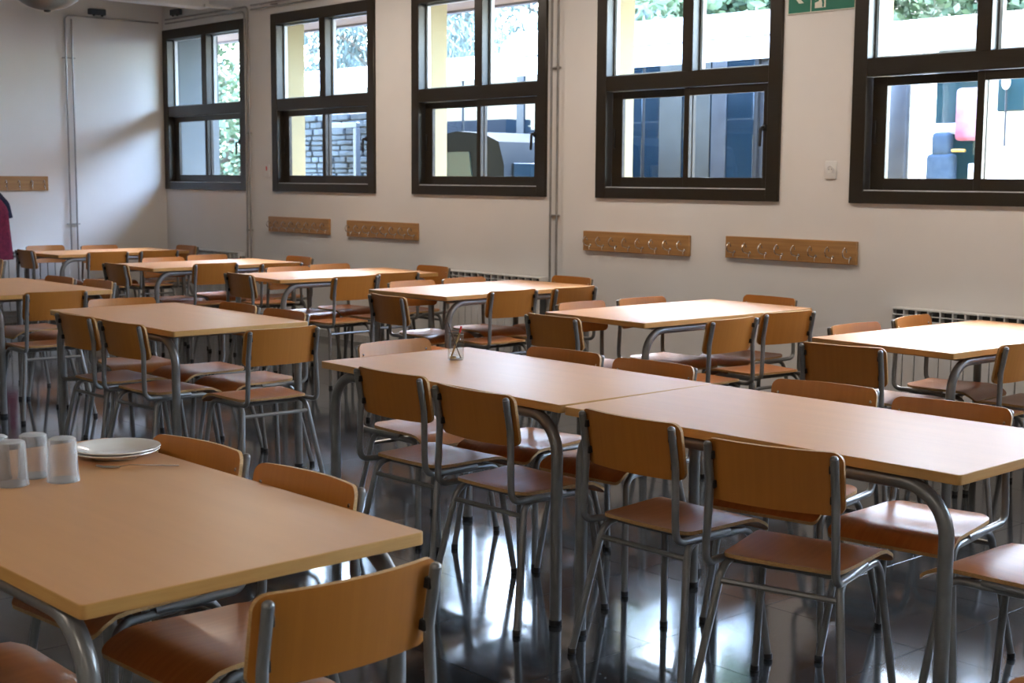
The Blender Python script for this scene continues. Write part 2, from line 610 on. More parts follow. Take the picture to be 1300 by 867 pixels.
# ------------------------------------------------------------------ windows
def make_window():
    root = empty('window_1', (0, 0, 0))
    H, W = WH, WW
    f = MB()
    fw = 0.10
    y0, y1 = -0.022, 0.085
    f.box(0, fw, y0, y1, 0, H, bev=0.004)
    f.box(W - fw, W, y0, y1, 0, H, bev=0.004)
    f.box(fw - .004, W - fw + .004, y0, y1, H - 0.10, H, bev=0.004)
    f.box(fw - .004, W - fw + .004, y0, y1, 0, 0.077, bev=0.004)
    f.build('frame', M['bronze'], root)
    MB().box(fw - .004, W - fw + .004, y0 + .006, y1, 0.765, 0.872, bev=0.004).build('transom', M['bronze'], root)
    MB().box(0.81, 0.905, y0 + .004, y1, 0.868, H - 0.096, bev=0.004).build('mullion', M['bronze'], root)
    for xa, xb in ((0.10, 0.81), (0.905, W - 0.10)):
        p = MB().box(xa - .002, xb + .002, 0.050, 0.056, 0.868, H - 0.096).build('upper_pane', M['pane'], root, smooth=False)
        g = MB()
        g.box(xa + .001, xa + 0.022, 0.060, 0.095, 0.873, H - 0.101, bev=0.002)
        g.box(xb - 0.022, xb - .001, 0.060, 0.095, 0.873, H - 0.101, bev=0.002)
        g.box(xa + 0.022, xb - .022, 0.060, 0.095, 0.873, 0.886, bev=0.002)
        g.box(xa + 0.022, xb - .022, 0.060, 0.095, H - 0.114, H - 0.101, bev=0.002)
        g.build('glazing_bead', M['bead'], root)
    # sliding sashes: left one on the outer track, right one on the inner track
    for (xa, xb, pa, pb, ya, yb) in ((0.105, 0.868, 0.205, 0.82, 0.045, 0.078), (0.82, 1.545, 0.868, 1.50, 0.004, 0.038)):
        s = MB()
        s.box(xa, pa, ya, yb, 0.080, 0.762, bev=0.003)
        s.box(pb, xb, ya, yb, 0.080, 0.762, bev=0.003)
        s.box(pa - .003, pb + .003, ya, yb, 0.080, 0.153, bev=0.003)
        s.box(pa - .003, pb + .003, ya, yb, 0.708, 0.762, bev=0.003)
        so = s.build('sash', M['bronze'], root)
        MB().box(pa - .004, pb + .004, (ya + yb) / 2 - .003, (ya + yb) / 2 + .003, 0.150, 0.711).build('pane', M['pane'], so, smooth=False)
        if xa < 0.5:
            l = MB().box(0.125, 0.14, ya - 0.012, ya + .002, 0.36, 0.50, bev=0.003)
            l.build('latch', M['black'], so)
        else:
            h = MB()
            h.box(1.505, 1.54, -0.018, 0.006, 0.455, 0.495, bev=0.004)
            h.tube(fillet([(1.52, -0.012, 0.475), (1.52, -0.045, 0.475), (1.515, -0.045, 0.355)], 0.01, 4), 0.010, 8)
            h.build('handle', M['black'], so)
    t = MB().box(0.10, 1.55, -0.012, 0.0, 0.077, 0.083)
    t.build('track_rail', M['bead'], root, smooth=False)
    return root


win0 = make_window()
wlabels = ['dark framed window in the left corner', 'second dark framed window from the left corner',
           'third dark framed window, in the middle of the wall', 'fourth dark framed window, left of the exit sign',
           'dark framed window at right edge, beside the exit sign', 'dark framed window beyond the right edge, first',
           'dark framed window beyond the right edge, second', 'dark framed window beyond the right edge, third']
for i, xw in enumerate(WX):
    w = win0 if i == 0 else copy_tree(win0)
    w.name = 'window_%d' % (i + 1)
    w.location = (xw, YW, ZB)
    tag(w, wlabels[i], kind='structure')
for i, (a, b_, c, d) in enumerate(OPB):
    root = empty('window_%d' % (i + 9), (a, YB, c))
    f = MB()
    w_, h_ = b_ - a, d - c
    f.box(0, .07, -.12, -.05, 0, h_); f.box(w_ - .07, w_, -.12, -.05, 0, h_)
    f.box(.07, w_ - .07, -.12, -.05, 0, .07); f.box(.07, w_ - .07, -.12, -.05, h_ - .07, h_)
    f.box(w_ / 2 - .035, w_ / 2 + .035, -.12, -.05, .07, h_ - .07)
    f.build('frame', M['bronze'], root)
    for q in (0, 1):
        MB().box(.07 + q * (w_ / 2 - .035), w_ / 2 - .035 + q * (w_ / 2 - .035), -.088, -.082, .07, h_ - .07).build('pane', M['pane'], root, smooth=False)
    tag(root, 'window in the wall behind the camera', kind='structure')

# ------------------------------------------------------------------ tables
TL, TW, TH = 1.386, 0.754, 0.75


def rounded_rect(hx, hy, r, seg=4):
    pts = []
    for cx, cy, a0 in ((hx - r, hy - r, 0), (-hx + r, hy - r, 90), (-hx + r, -hy + r, 180), (hx - r, -hy + r, 270)):
        for k in range(seg + 1):
            a = rad(a0 + 90 * k / seg)
            pts.append((cx + r * math.cos(a), cy + r * math.sin(a)))
    return pts


def make_table():
    root = empty('dining_table')
    # top panel
    hx, hy, r = TL / 2, TW / 2, 0.012
    inner = rounded_rect(hx - 0.0015, hy - 0.0015, r)
    n = len(inner)
    mb = MB()
    zt, zb = TH, TH - 0.027
    v = [(x, y, zb) for x, y in inner] + [(x, y, zt) for x, y in inner]
    fcs = [tuple(range(n, 2 * n)), tuple(range(n - 1, -1, -1))] + [(i, (i + 1) % n, n + (i + 1) % n, n + i) for i in range(n)]
    mb.mesh(v, fcs)
    top = mb.build('table_top', M['laminate'], root, smooth=False)
    # edge band
    outer = rounded_rect(hx, hy, r)
    mb = MB()
    v = []
    for x, y in rounded_rect(hx - 0.0012, hy - 0.0012, r): v.append((x, y, zt + 0.0001))
    for x, y in rounded_rect(hx, hy, r): v.append((x, y, zt - 0.0012))
    for x, y in rounded_rect(hx, hy, r): v.append((x, y, zb + 0.0012))
    for x, y in rounded_rect(hx - 0.0012, hy - 0.0012, r): v.append((x, y, zb - 0.0001))
    fcs = []
    for lay in range(3):
        for i in range(n):
            j = (i + 1) % n
            fcs.append((lay * n + i, lay * n + j, (lay + 1) * n + j, (lay + 1) * n + i))
    mb.mesh(v, fcs)
    mb.build('edge_band', M['edge'], top)
    # two bent tube frames along the long sides
    lx, ly, zt2 = TL / 2 - 0.05, TW / 2 - 0.036, TH - 0.027 - 0.022
    for s in (-1, 1):
        path = fillet([(-lx, s * ly, 0.012), (-lx, s * ly, zt2), (lx, s * ly, zt2), (lx, s * ly, 0.012)], 0.13, 9)
        fr = MB().tube(path, 0.020, 14).build('leg_frame', M['steel'], root)
        for q in (-1, 1):
            MB().lathe([(0.0, 0.0), (0.021, 0.0), (0.0225, 0.004), (0.0225, 0.018), (0.0205, 0.02)], 12,
                       M=Matrix.Translation((q * lx, s * ly, 0))).build('foot_cap', M['black'], fr)
    for q in (-1, 1):
        MB().box(q * 0.45 - 0.015, q * 0.45 + 0.015, -ly, ly, TH - 0.062, TH - 0.028, bev=0.003).build('crossbar', M['steel'], root)
    return root


table0 = make_table()
TABLES = [('A', -2.884, 1.354, 1.05), ('B', -3.868, 3.462, -0.70), ('C', -2.468, 3.457, 1.07), ('D', -3.430, 6.006, 87.23),
          ('E', -5.119, 5.888, 88.86), ('F', -7.006, 6.064, 93.21), ('G', -8.734, 6.063, 86.66), ('H', -10.417, 5.915, 90.40),
          ('I', -12.639, 6.093, 93.21), ('J', -6.566, 3.536, -0.25), ('K', -8.989, 3.651, 1.21)]
TLAB = {'A': 'beech table in the left foreground carrying tumblers and plates',
        'B': 'left half of the long centre table, carrying the pencil jar',
        'C': 'right half of the long centre table, nearest the camera, top bare',
        'D': 'bare beech table under the window at the right edge of the photo',
        'E': 'beech table below the two right hand hook boards, shining white',
        'F': 'beech table in front of the middle window and its radiator',
        'G': 'beech table below the two left hand hook boards by the pipes',
        'H': 'beech table in front of the second window from the corner',
        'I': 'farthest beech table, in the left corner of the room',
        'J': 'bare beech table in the middle row, left of the pencil jar table',
        'K': 'beech table cut off by the left edge, behind the middle row table'}
for i, (n, x, y, a) in enumerate(TABLES):
    t = table0 if i == 0 else copy_tree(table0)
    t.location = (x, y, 0)
    t.rotation_euler = (0, 0, rad(a))
    tag(t, TLAB[n], 'table', 'beech dining tables in rows')


# ------------------------------------------------------------------ chairs (facing +y)
def sheet(rows, cols, fn, thick_fn, name, mats, parent, angle=50):
    """solid curved sheet: fn(i, j) gives front point, thick_fn gives the offset to the back"""
    front, back = [], []
    for i in range(rows):
        for j in range(cols):
            p = Vector(fn(i / (rows - 1), j / (cols - 1)))
            front.append(p)
            back.append(p + Vector(thick_fn(i / (rows - 1), j / (cols - 1))))
    n = rows * cols
    fcs, mi = [], []
    for i in range(rows - 1):
        for j in range(cols - 1):
            a, b_, c, d = i * cols + j, i * cols + j + 1, (i + 1) * cols + j + 1, (i + 1) * cols + j
            fcs.append((a, b_, c, d)); mi.append(0)
            fcs.append((n + d, n + c, n + b_, n + a)); mi.append(0)
    border = [j for j in range(cols)] + [i * cols + cols - 1 for i in range(1, rows)] + \
             [(rows - 1) * cols + j for j in range(cols - 2, -1, -1)] + [i * cols for i in range(rows - 2, 0, -1)]
    for k in range(len(border)):
        a, b_ = border[k], border[(k + 1) % len(border)]
        fcs.append((a, n + a, n + b_, b_)); mi.append(1)
    mb = MB()
    vs_ = [mb.bm.verts.new(v) for v in front + back]
    for f, m_ in zip(fcs, mi):
        try:
            nf = mb.bm.faces.new([vs_[q] for q in f]); nf.material_index = m_
        except ValueError:
            pass
    return mb.build(name, mats, parent, angle=angle)


def corner_hw(t0, t1, half, r0, r1, t):
    """half width at position t of a plate from t0 to t1 with corner radii r0, r1"""
    h = half
    if t < t0 + r0:
        d = (t0 + r0 - t)
        h = half - (r0 - math.sqrt(max(r0 * r0 - d * d, 0)))
    elif t > t1 - r1:
        d = (t - (t1 - r1))
        h = half - (r1 - math.sqrt(max(r1 * r1 - d * d, 0)))
    return h


def ease_rows(t0, t1, r0, r1, n_mid, n_c=5):
    out = []
    for k in range(n_c):
        a = rad(90 * k / n_c)
        out.append(t0 + r0 * (1 - math.cos(PI / 2 - (PI / 2 - a)) if False else r0 and (1 - math.cos(a)) * 1.0) if False else t0 + r0 * (1 - math.cos(a)))
    for k in range(n_mid + 1):
        out.append(t0 + r0 + (t1 - r1 - t0 - r0) * k / n_mid)
    for k in range(1, n_c + 1):
        a = rad(90 * k / n_c)
        out.append(t1 - r1 + r1 * math.sin(a))
    return out


def make_chair():
    root = empty('dining_chair')
    # seat
    y0, y1 = -0.168, 0.222
    ys = ease_rows(y0, y1, 0.05, 0.03, 9)
    zs = 0.452

    def seat_pt(i, j):
        k = int(round(i * (len(ys) - 1)))
        y = ys[k]
        half = 0.168 + (0.197 - 0.168) * (y - y0) / (y1 - y0)
        hw = corner_hw(y0, y1, half, 0.05, 0.022, y)
        x = hw * (2 * j - 1)
        z = zs - 0.012 * math.cos(x / 0.2 * PI / 2) * math.exp(-((y + 0.03) / 0.12) ** 2)
        if y > 0.13:
            q = (y - 0.13) / (y1 - 0.13)
            z -= 0.042 * q * q
        if y < -0.12:
            z += 0.006 * ((-0.12 - y) / 0.05) ** 2
        return (x, y, z)
    sheet(len(ys), 13, seat_pt, lambda i, j: (0, -0.002 if i > .9 else 0, -0.011), 'seat', [M['seat'], M['plyedge']], root)
    # backrest
    z0, z1 = 0.612, 0.784
    zr = ease_rows(z0, z1, 0.028, 0.028, 4)

    def back_pt(i, j):
        k = int(round(i * (len(zr) - 1)))
        z = zr[k]
        hw = corner_hw(z0, z1, 0.195, 0.028, 0.028, z)
        x = hw * (2 * j - 1)
        y = -0.238 + 0.030 * (x / 0.195) ** 2 - 0.18 * (z - 0.70)
        return (x, y + 0.016, z)
    br = sheet(len(zr), 15, back_pt, lambda i, j: (0, -0.0105, -0.001), 'backrest', [M['back'], M['plyedge']], root)
    ub = lambda z: -0.2225 - 0.18 * (z - 0.70)      # y of upright at height z
    for s in (-1, 1):
        for z in (0.655, 0.738):
            yy = -0.238 + 0.030 * (0.172 / 0.195) ** 2 - 0.18 * (z - 0.70) + 0.016
            sp = MB().box(s * 0.172 - 0.009, s * 0.172 + 0.009, ub(z) - 0.004, yy - 0.009, z - 0.011, z + 0.011, bev=0.002)
            sp.build('spacer', M['black'], br)
            rv = MB().lathe([(0.0, 0.0025), (0.004, 0.002), (0.0055, 0.0)], 10, M=Matrix.Translation((s * 0.172, yy, z)) @ Matrix.Rotation(-PI / 2, 4, 'X'))
            rv.build('rivet', M['chrome'], br)
    for s in (-1, 1):
        # upright: back tube that turns forward under the seat
        path = fillet([(s * 0.178, ub(0.768), 0.768), (s * 0.178, ub(0.655) + 0.001, 0.655), (s * 0.184, -0.216, 0.50), (s * 0.186, -0.214, 0.432), (s * 0.180, -0.10, 0.428), (s * 0.172, 0.04, 0.428)], [0.12, 0.1, 0.045, 0.1], 6)
        up = MB().tube(path, 0.0115, 10)
        up.mesh(*sphere_cap((s * 0.178, ub(0.768), 0.768), 0.0115))
        up.build('upright', M['steel'], root)
        # legs: one bent tube
        path = fillet([(s * 0.222, -0.222, 0.012), (s * 0.168, -0.140, 0.420), (s * 0.172, 0.150, 0.418), (s * 0.214, 0.200, 0.012)], [0.055, 0.055], 7)
        lf = MB().tube(path, 0.0115, 10).build('leg_frame', M['steel'], root)
        for fx, fy in ((s * 0.2225, -0.2225), (s * 0.2145, 0.2005)):
            MB().lathe([(0.0, 0.0), (0.0125, 0.0), (0.0135, 0.003), (0.0135, 0.016), (0.012, 0.019)], 10, M=Matrix.Translation((fx, fy, 0))).build('foot_cap', M['black'], lf)
    MB().tube([(-0.176, -0.149, 0.372), (0.176, -0.149, 0.372)], 0.009, 8).build('stretcher', M['steel'], root)
    MB().tube([(-0.172, 0.09, 0.416), (0.172, 0.09, 0.416)], 0.009, 8).build('crossbar', M['steel'], root)
    MB().tube([(-0.17, -0.08, 0.416), (0.17, -0.08, 0.416)], 0.009, 8).build('crossbar', M['steel'], root)
    return root


def sphere_cap(c, r, n=10, m=4):
    verts, faces = [], []
    for i in range(m + 1):
        a = PI / 2 * i / m
        for k in range(n):
            t = 2 * PI * k / n
            verts.append((c[0] + r * math.cos(a) * math.cos(t), c[1] + r * math.cos(a) * math.sin(t), c[2] + r * 0.8 * math.sin(a)))
    for i in range(m):
        for k in range(n):
            k2 = (k + 1) % n
            faces.append((i * n + k, i * n + k2, (i + 1) * n + k2, (i + 1) * n + k))
    return verts, faces


chair0 = make_chair()
CHAIRS = [
    ('E_p1', -4.643, 5.473, 92.0), ('E_p2', -4.693, 6.033, 83.6), ('E_m1', -5.346, 5.548, -87.0), ('E_m2', -5.332, 6.021, -91.4),
    ('E_n', -5.098, 5.088, 0.6), ('E_f', -5.132, 6.480, 178.6), ('F_p1', -6.644, 5.809, 87.3), ('F_p2', -6.587, 6.279, 90.6),
    ('F_m1', -7.203, 5.772, -89.5), ('F_m2', -7.227, 6.257, -88.3), ('F_n', -6.575, 5.165, -5.0), ('F_f', -7.053, 6.714, 180.2),
    ('G_p1', -8.257, 5.747, 90.5), ('G_p2', -8.362, 6.209, 88.7), ('G_m1', -8.947, 5.912, -90.6), ('G_m2', -9.048, 6.372, -89.5),
    ('G_n', -8.725, 5.443, -1.5), ('G_f', -8.585, 6.678, 179.9), ('H_p1', -10.117, 5.731, 84.7), ('H_p2', -9.859, 6.174, 86.8),
    ('H_m1', -10.626, 5.732, -92.5), ('H_m2', -10.787, 6.248, -92.8), ('H_n', -10.305, 5.260, 1.1), ('H_f', -10.313, 6.561, 179.7),
    ('I_p1', -12.187, 5.823, 80.8), ('I_p2', -12.145, 6.296, 85.7), ('I_m1', -13.146, 5.795, -90.4), ('I_m2', -12.917, 6.261, -89.2),
    ('I_n', -12.684, 5.528, -0.1), ('I_f', -12.600, 6.728, 180.6), ('D_p1', -3.188, 5.671, 90.2), ('D_p2', -3.170, 6.160, 91.0),
    ('D_m1', -3.663, 5.736, -91.6), ('D_m2', -3.696, 6.323, -83.5), ('D_n', -3.448, 5.171, 10.4), ('B_n1', -3.980, 3.211, 2.3),
    ('B_n2', -3.459, 3.163, 0.6), ('C_n1', -2.771, 3.181, 0.5), ('C_n2', -2.266, 3.129, 14.0), ('B_m', -4.488, 3.569, -88.1),
    ('B_f2', -3.996, 3.694, 185.5), ('C_f1', -3.526, 3.706, 183.8), ('C_f2', -2.749, 3.743, 189.6), ('C_f3', -2.257, 3.713, 187.4),
    ('J_n1', -6.625, 3.237, 1.0), ('J_n2', -6.158, 3.249, 3.9), ('J_f1', -6.632, 3.744, 178.7), ('J_f2', -6.151, 3.737, 179.9),
    ('J_p', -5.667, 3.492, 88.0), ('J_m', -7.114, 3.586, -98.4), ('K_p', -8.233, 3.547, 86.9), ('K_f1', -9.155, 3.861, 183.4),
    ('K_f2', -8.696, 3.923, 182.1), ('A_f1', -3.179, 1.570, 185.8), ('A_f2', -2.686, 1.570, 183.1), ('A_p', -2.164, 1.377, 90.0),
    ('A_n2', -2.760, 1.015, 0.0), ('C_p', -1.766, 3.470, 90.0), ('X_1', -0.745, 1.585, 180.0), ('X_2', -11.430, 4.300, 182.0),
   
]
TN = {'D': 'the table at the right edge', 'E': 'the table under the two right hook boards', 'F': 'the table before the middle window',
      'G': 'the table under the two left hook boards', 'H': 'the table before the second window', 'I': 'the far corner table',
      'J': 'the bare middle row table', 'K': 'the table cut by the left edge', 'A': 'the foreground table with tumblers'}
SIDE = {'p1': 'right side of %s, nearer the camera', 'p2': 'right side of %s, nearer the wall',
        'm1': 'left side of %s, nearer the camera', 'm2': 'left side of %s, nearer the wall',
        'n': 'near end of %s', 'f': 'wall end of %s'}
SPECIAL = {
    'B_n1': 'plywood chair, leftmost of four on the near side of the long centre table',
    'B_n2': 'plywood chair, second from left on near side of the long centre table',
    'C_n1': 'plywood chair, third from left on near side of the long centre table',
    'C_n2': 'large foreground plywood chair, rightmost on near side of long centre table, slightly turned',
    'B_m': 'plywood chair at the left end of the long centre table',
    'B_f2': 'plywood chair tucked behind the long centre table, first right of the jar',
    'C_f1': 'plywood chair tucked behind the long centre table, at its middle seam',
    'C_f2': 'plywood chair tucked behind the long centre table, second from its right end',
    'C_f3': 'plywood chair tucked behind the long centre table, nearest its right end',
    'C_p': 'plywood chair at the right end of long centre table, cut by the frame',
    'J_n1': 'plywood chair, left one on the near side of the bare middle row table',
    'J_n2': 'plywood chair, right one on the near side of the bare middle row table',
    'J_f1': 'plywood chair, left one behind the bare middle row table',
    'J_f2': 'plywood chair, right one behind the bare middle row table',
    'J_p': 'plywood chair with bright seat, pulled out at right end of bare middle row table',
    'J_m': 'plywood chair at the far left end of the bare middle row table',
    'K_p': 'plywood chair at the right end of the table cut by the left edge',
    'K_f1': 'plywood chair, left one behind the table cut by the left edge',
    'K_f2': 'plywood chair, right one behind the table cut by the left edge',
    'A_f1': 'plywood chair behind the foreground table, beside the white plates',
    'A_f2': 'plywood chair behind the foreground table, nearer its right corner',
    'A_p': 'large foreground plywood chair at the right end of the tumbler table, seen from behind',
    'A_n2': 'plywood chair in bottom left corner, only its seat corner in view',
    'X_1': 'plywood chair in bottom right corner, only its backrest corner in view',
    'X_2': 'plywood chair at the left edge, standing behind the cut off table',
}
for i, (n, x, y, a) in enumerate(CHAIRS):
    c = chair0 if i == 0 else copy_tree(chair0)
    c.location = (x, y, 0)
    c.rotation_euler = (0, 0, rad(a))
    lab = SPECIAL.get(n) or 'plywood chair, ' + SIDE[n[2:]] % TN[n[0]]
    tag(c, lab, 'chair', 'plywood and grey tube chairs at the tables')


# ------------------------------------------------------------------ things on the tables
def make_tumbler():
    mb = MB()
    # upside down: closed end on top
    prof = [(0.0370, 0.0), (0.0375, 0.004), (0.0360, 0.020), (0.0330, 0.092), (0.0315, 0.102), (0.026, 0.1055), (0.0, 0.1045)]
    inn = [(0.0, 0.1015), (0.026, 0.1020), (0.0295, 0.099), (0.0312, 0.090), (0.0342, 0.020), (0.0352, 0.001)]
    mb.lathe(prof + inn, 28, close=True)
    root = mb.build('tumbler', M['frosted'])
    MB().lathe([(0.0372, 0.0), (0.0385, 0.001), (0.0385, 0.004), (0.0376, 0.005)], 28).build('rim', M['frosted'], root)
    return root


tum0 = make_tumbler()
for i, (x, y, lab) in enumerate(((-3.165, 1.275, 'frosted plastic tumbler upside down, nearest the left table edge'),
                                 (-3.222, 1.352, 'frosted plastic tumbler upside down, the rear one of the group'),
                                 (-3.132, 1.385, 'frosted plastic tumbler upside down, closest to the plates'),
                                 (-3.255, 1.27, 'frosted plastic tumbler upside down, cut by the left frame edge'))):
    t = tum0 if i == 0 else copy_tree(tum0)
    t.location = (x, y, TH + 0.0003)
    tag(t, lab, 'tumbler', 'upturned tumblers on the foreground table')

pl_prof = [(0.0, 0.0), (0.062, 0.0), (0.066, 0.003), (0.085, 0.010), (0.109, 0.0175), (0.112, 0.0195), (0.1115, 0.0215), (0.106, 0.0205), (0.082, 0.0135), (0.064, 0.007), (0.0, 0.006)]
for i, lab in enumerate(('lower cream ceramic plate of the stack of two', 'upper cream ceramic plate of the stack of two')):
    p_ = MB().lathe(pl_prof, 48).build('plate', M['ceramic'], angle=60)
    p_.location = (-3.322 + 0.002 * i, 1.612 + 0.002 * i, TH + 0.0003 + i * 0.0075)
    tag(p_, lab, 'plate', 'stacked plates on the foreground table')


def make_fork():
    root = empty('fork')
    hd = MB()
    pts = [(-0.10, 0.0045), (-0.04, 0.0035), (0.02, 0.0022), (0.045, 0.0030)]
    v, fcs = [], []
    zz = [0.0035, 0.0055, 0.008, 0.0045]
    for (x, w), z in zip(pts, zz):
        v += [(x, -w, z), (x, w, z), (x, w, z - 0.0022), (x, -w, z - 0.0022)]
    for k in range(3):
        a, b_ = 4 * k, 4 * k + 4
        for q in range(4):
            fcs.append((a + q, a + (q + 1) % 4, b_ + (q + 1) % 4, b_ + q))
    fcs += [(0, 3, 2, 1), (12, 13, 14, 15)]
    hd.mesh(v, fcs)
    hd.build('fork_handle', M['cutlery'], root)
    hd = MB()
    hd.box(0.043, 0.062, -0.0105, 0.0105, 0.001, 0.003, bev=0.0007)
    hd.build('fork_head', M['cutlery'], root)
    for k in range(4):
        yy = -0.0087 + k * 0.0058
        MB().tube([(0.060, yy, 0.002), (0.085, yy, 0.003), (0.102, yy, 0.007)], 0.0016, 6, r_end=0.0009).build('tine', M['cutlery'], root)
    return root


fk = make_fork()
d = Vector((-3.218 + 3.102, 1.509 - 1.676, 0))
fk.location = (-3.160, 1.5925, TH + 0.0004)
fk.rotation_euler = (0, 0, math.atan2(d.y, d.x))
tag(fk, 'stainless steel fork lying in front of the plates', 'fork')

jar = empty('glass_jar', (-4.258, 3.535, TH + 0.0005))
MB().lathe([(0.0, 0.0), (0.030, 0.0), (0.0325, 0.004), (0.0325, 0.088), (0.030, 0.096), (0.031, 0.108), (0.0285, 0.108), (0.0275, 0.096), (0.030, 0.087), (0.030, 0.006), (0.0, 0.005)], 28).build('jar_body', M['jarglass'], jar)
MB().lathe([(0.0312, 0.096), (0.0325, 0.098), (0.0325, 0.106), (0.0312, 0.108)], 28).build('rim_band', M['jarglass'], jar)
tag(jar, 'small clear glass jar holding a brush and a pencil on the centre table', 'jar')
v = Vector((0.016, -0.014, 0))
ob = empty('paint_brush', (-4.258, 3.535, TH))
MB().tube([(0.018, 0.010, 0.0085), (0.000, -0.009, 0.08), (-0.013, -0.023, 0.135)], 0.0024, 7).build('handle', M['brushwood'], ob)
MB().tube([(-0.0125, -0.0225, 0.133), (-0.0165, -0.0275, 0.152)], 0.0030, 7, r_end=0.001).build('bristles', M['black'], ob)
tag(ob, 'thin dark paint brush standing in the glass jar', 'brush')
ob = empty('red_pencil', (-4.258, 3.535, TH))
MB().tube([(-0.016, -0.012, 0.0085), (0.000, 0.010, 0.085), (0.005, 0.016, 0.112)], 0.0034, 6).build('shaft', M['ochre'], ob)
MB().tube([(0.005, 0.016, 0.110), (0.0085, 0.0215, 0.135)], 0.0044, 6).build('red_end', M['red'], ob)
tag(ob, 'pencil with red end standing in the glass jar', 'pencil')
ob = MB().lathe([(0.010, 0.0), (0.0125, 0.001), (0.0125, 0.0055), (0.010, 0.0065)], 16, close=True).build('rubber_ring', M['ochre'])
ob.location = (-4.266, 3.528, TH + 0.0062)
tag(ob, 'small ochre ring lying on the bottom of the glass jar', 'ring')


# ------------------------------------------------------------------ coat hook boards
def make_hookboard():
    root = empty('coat_rack')
    MB().box(-0.515, 0.515, -0.022, 0, -0.0725, 0.0725, bev=0.003).build('board', M['hookboard'], root)
    for k in range(8):
        x = -0.455 + k * 0.13
        h = MB()
        path = fillet([(x + 0.020, -0.022, -0.030), (x + 0.012, -0.045, -0.034), (x, -0.072, -0.024), (x, -0.084, 0.008), (x, -0.062, 0.030), (x, -0.042, 0.022), (x - 0.002, -0.036, 0.004)], [0.012, 0.018, 0.018, 0.014, 0.012], 4)
        h.tube(path, 0.0042, 7)
        h.tube(fillet([(x + 0.020, -0.022, -0.030), (x + 0.020, -0.036, -0.040), (x + 0.020, -0.036, -0.062)], 0.01, 3), 0.0038, 7)
        h.lathe([(0.0, -0.0055), (0.004, -0.004), (0.0055, 0.0), (0.004, 0.004), (0.0, 0.0055)], 9, M=Matrix.Translation((x, -0.058, 0.030)))
        h.lathe([(0.0, 0.0), (0.009, 0.0), (0.009, 0.003), (0.0, 0.004)], 10, M=Matrix.Translation((x + 0.020, -0.022, -0.030)) @ Matrix.Rotation(PI / 2, 4, 'X'))
        h.build('hook', M['hooksteel'], root)
    return root


hb0 = make_hookboard()
for i, (x, y, z, a, lab) in enumerate((
        (-11.122, YW, 1.023, 0, 'wooden coat hook board below the second window, the leftmost on this wall'),
        (-9.815, YW, 1.020, 0, 'wooden coat hook board left of the middle window'),
        (-6.80, YW, 1.022, 0, 'wooden coat hook board right of the vertical pipes'),
        (-5.452, YW, 1.030, 0, 'wooden coat hook board nearest the right window and socket'),
        (XL, 5.475, 1.393, 90, 'wooden coat hook board on the left end wall'))):
    h = hb0 if i == 0 else copy_tree(hb0)
    h.location = (x, y, z)
    h.rotation_euler = (0, 0, rad(a))
    tag(h, lab, 'coat rack', 'wooden coat hook boards')


# coats on the end wall
def make_coat(name, mat, w, zlen, label, loc, sleeve=1, dk=1.0):
    root = empty(name, loc)
    mb = MB()
    n, m = 32, 14
    verts, faces = [], []
    for i in range(m + 1):
        t = i / m
        z = -zlen * t
        ww = w * (0.25 + 0.75 * min(1, t * 4) ** 0.6) * (1 + 0.12 * t)
        dd = (0.035 + 0.045 * min(1, t * 3)) * dk
        for k in range(n):
            a = 2 * PI * k / n
            fold = 1 + 0.10 * math.sin(7 * a + 2 * t) * t
            verts.append((dd + 0.004 + dd * math.cos(a) * fold, ww * math.sin(a) * fold, z))
    for i in range(m):
        for k in range(n):
            k2 = (k + 1) % n
            faces.append((i * n + k, i * n + k2, (i + 1) * n + k2, (i + 1) * n + k))
    faces.append(tuple(range(n)))
    faces.append(tuple(m * n + k for k in range(n - 1, -1, -1)))
    mb.mesh(verts, faces)
    mb.build('coat_body', mat, root)
    for s in (-1, 1):
        if s * sleeve >= 0 or sleeve == 0:
            sl = MB().tube(fillet([(0.05, s * w * 0.7, -0.06), (0.06, s * w * 1.12, -0.16), (0.06, s * w * 1.25, -0.50 if s < 0 else -0.28)], 0.08, 5), 0.05, 12, r_end=0.042)
            sl.build('sleeve', mat, root)
    MB().tube(fillet([(0.03, -0.05, -0.02), (0.08, 0.0, 0.02), (0.03, 0.05, -0.02)], 0.03, 4), 0.018, 8).build('collar', mat, root)
    tag(root, label, 'coat', 'coats on the end wall')
    return root


make_coat('coat', M['navy'], 0.20, 0.42, 'navy coat hung behind the maroon one at the left edge', (XL + 0.03, 5.29, 1.33), sleeve=1, dk=0.45)
make_coat('coat', M['maroon'], 0.21, 0.66, 'long maroon coat hung at the left edge of the photo', (XL + 0.165, 5.27, 1.31), sleeve=-1, dk=0.8)


# ------------------------------------------------------------------ radiators
def radiator_section():
    mb = MB()
    w, zb_, zt_ = 0.040, 0.12, 0.728
    # front face plate with waist, upper grille bars
    mb.box(-0.037, 0.037, -0.100, -0.088, zb_, zt_ - 0.075, bev=0.004)
    mb.box(-0.030, 0.030, -0.088, -0.020, zb_ + 0.02, zt_ - 0.085, mi=1)
    mb.box(-0.0385, 0.0385, -0.100, -0.015, zt_ - 0.012, zt_, bev=0.003)
    mb.box(-0.0385, 0.0385, -0.100, -0.090, zt_ - 0.044, zt_ - 0.038, bev=0.001)
    mb.box(-0.0385, 0.0385, -0.100, -0.088, zt_ - 0.080, zt_ - 0.070, bev=0.001)
    for s in (-1, 1):
        mb.box(s * 0.0375 - 0.002, s * 0.0375 + 0.002, -0.100, -0.020, zt_ - 0.075, zt_ - 0.010)
    mb.box(-0.034, 0.034, -0.060, -0.050, zt_ - 0.085, zt_ - 0.012, mi=1)
    return mb.build('radiator_section', [M['radiator'], M['raddark']], None)


sec0 = radiator_section()
sec_used = False


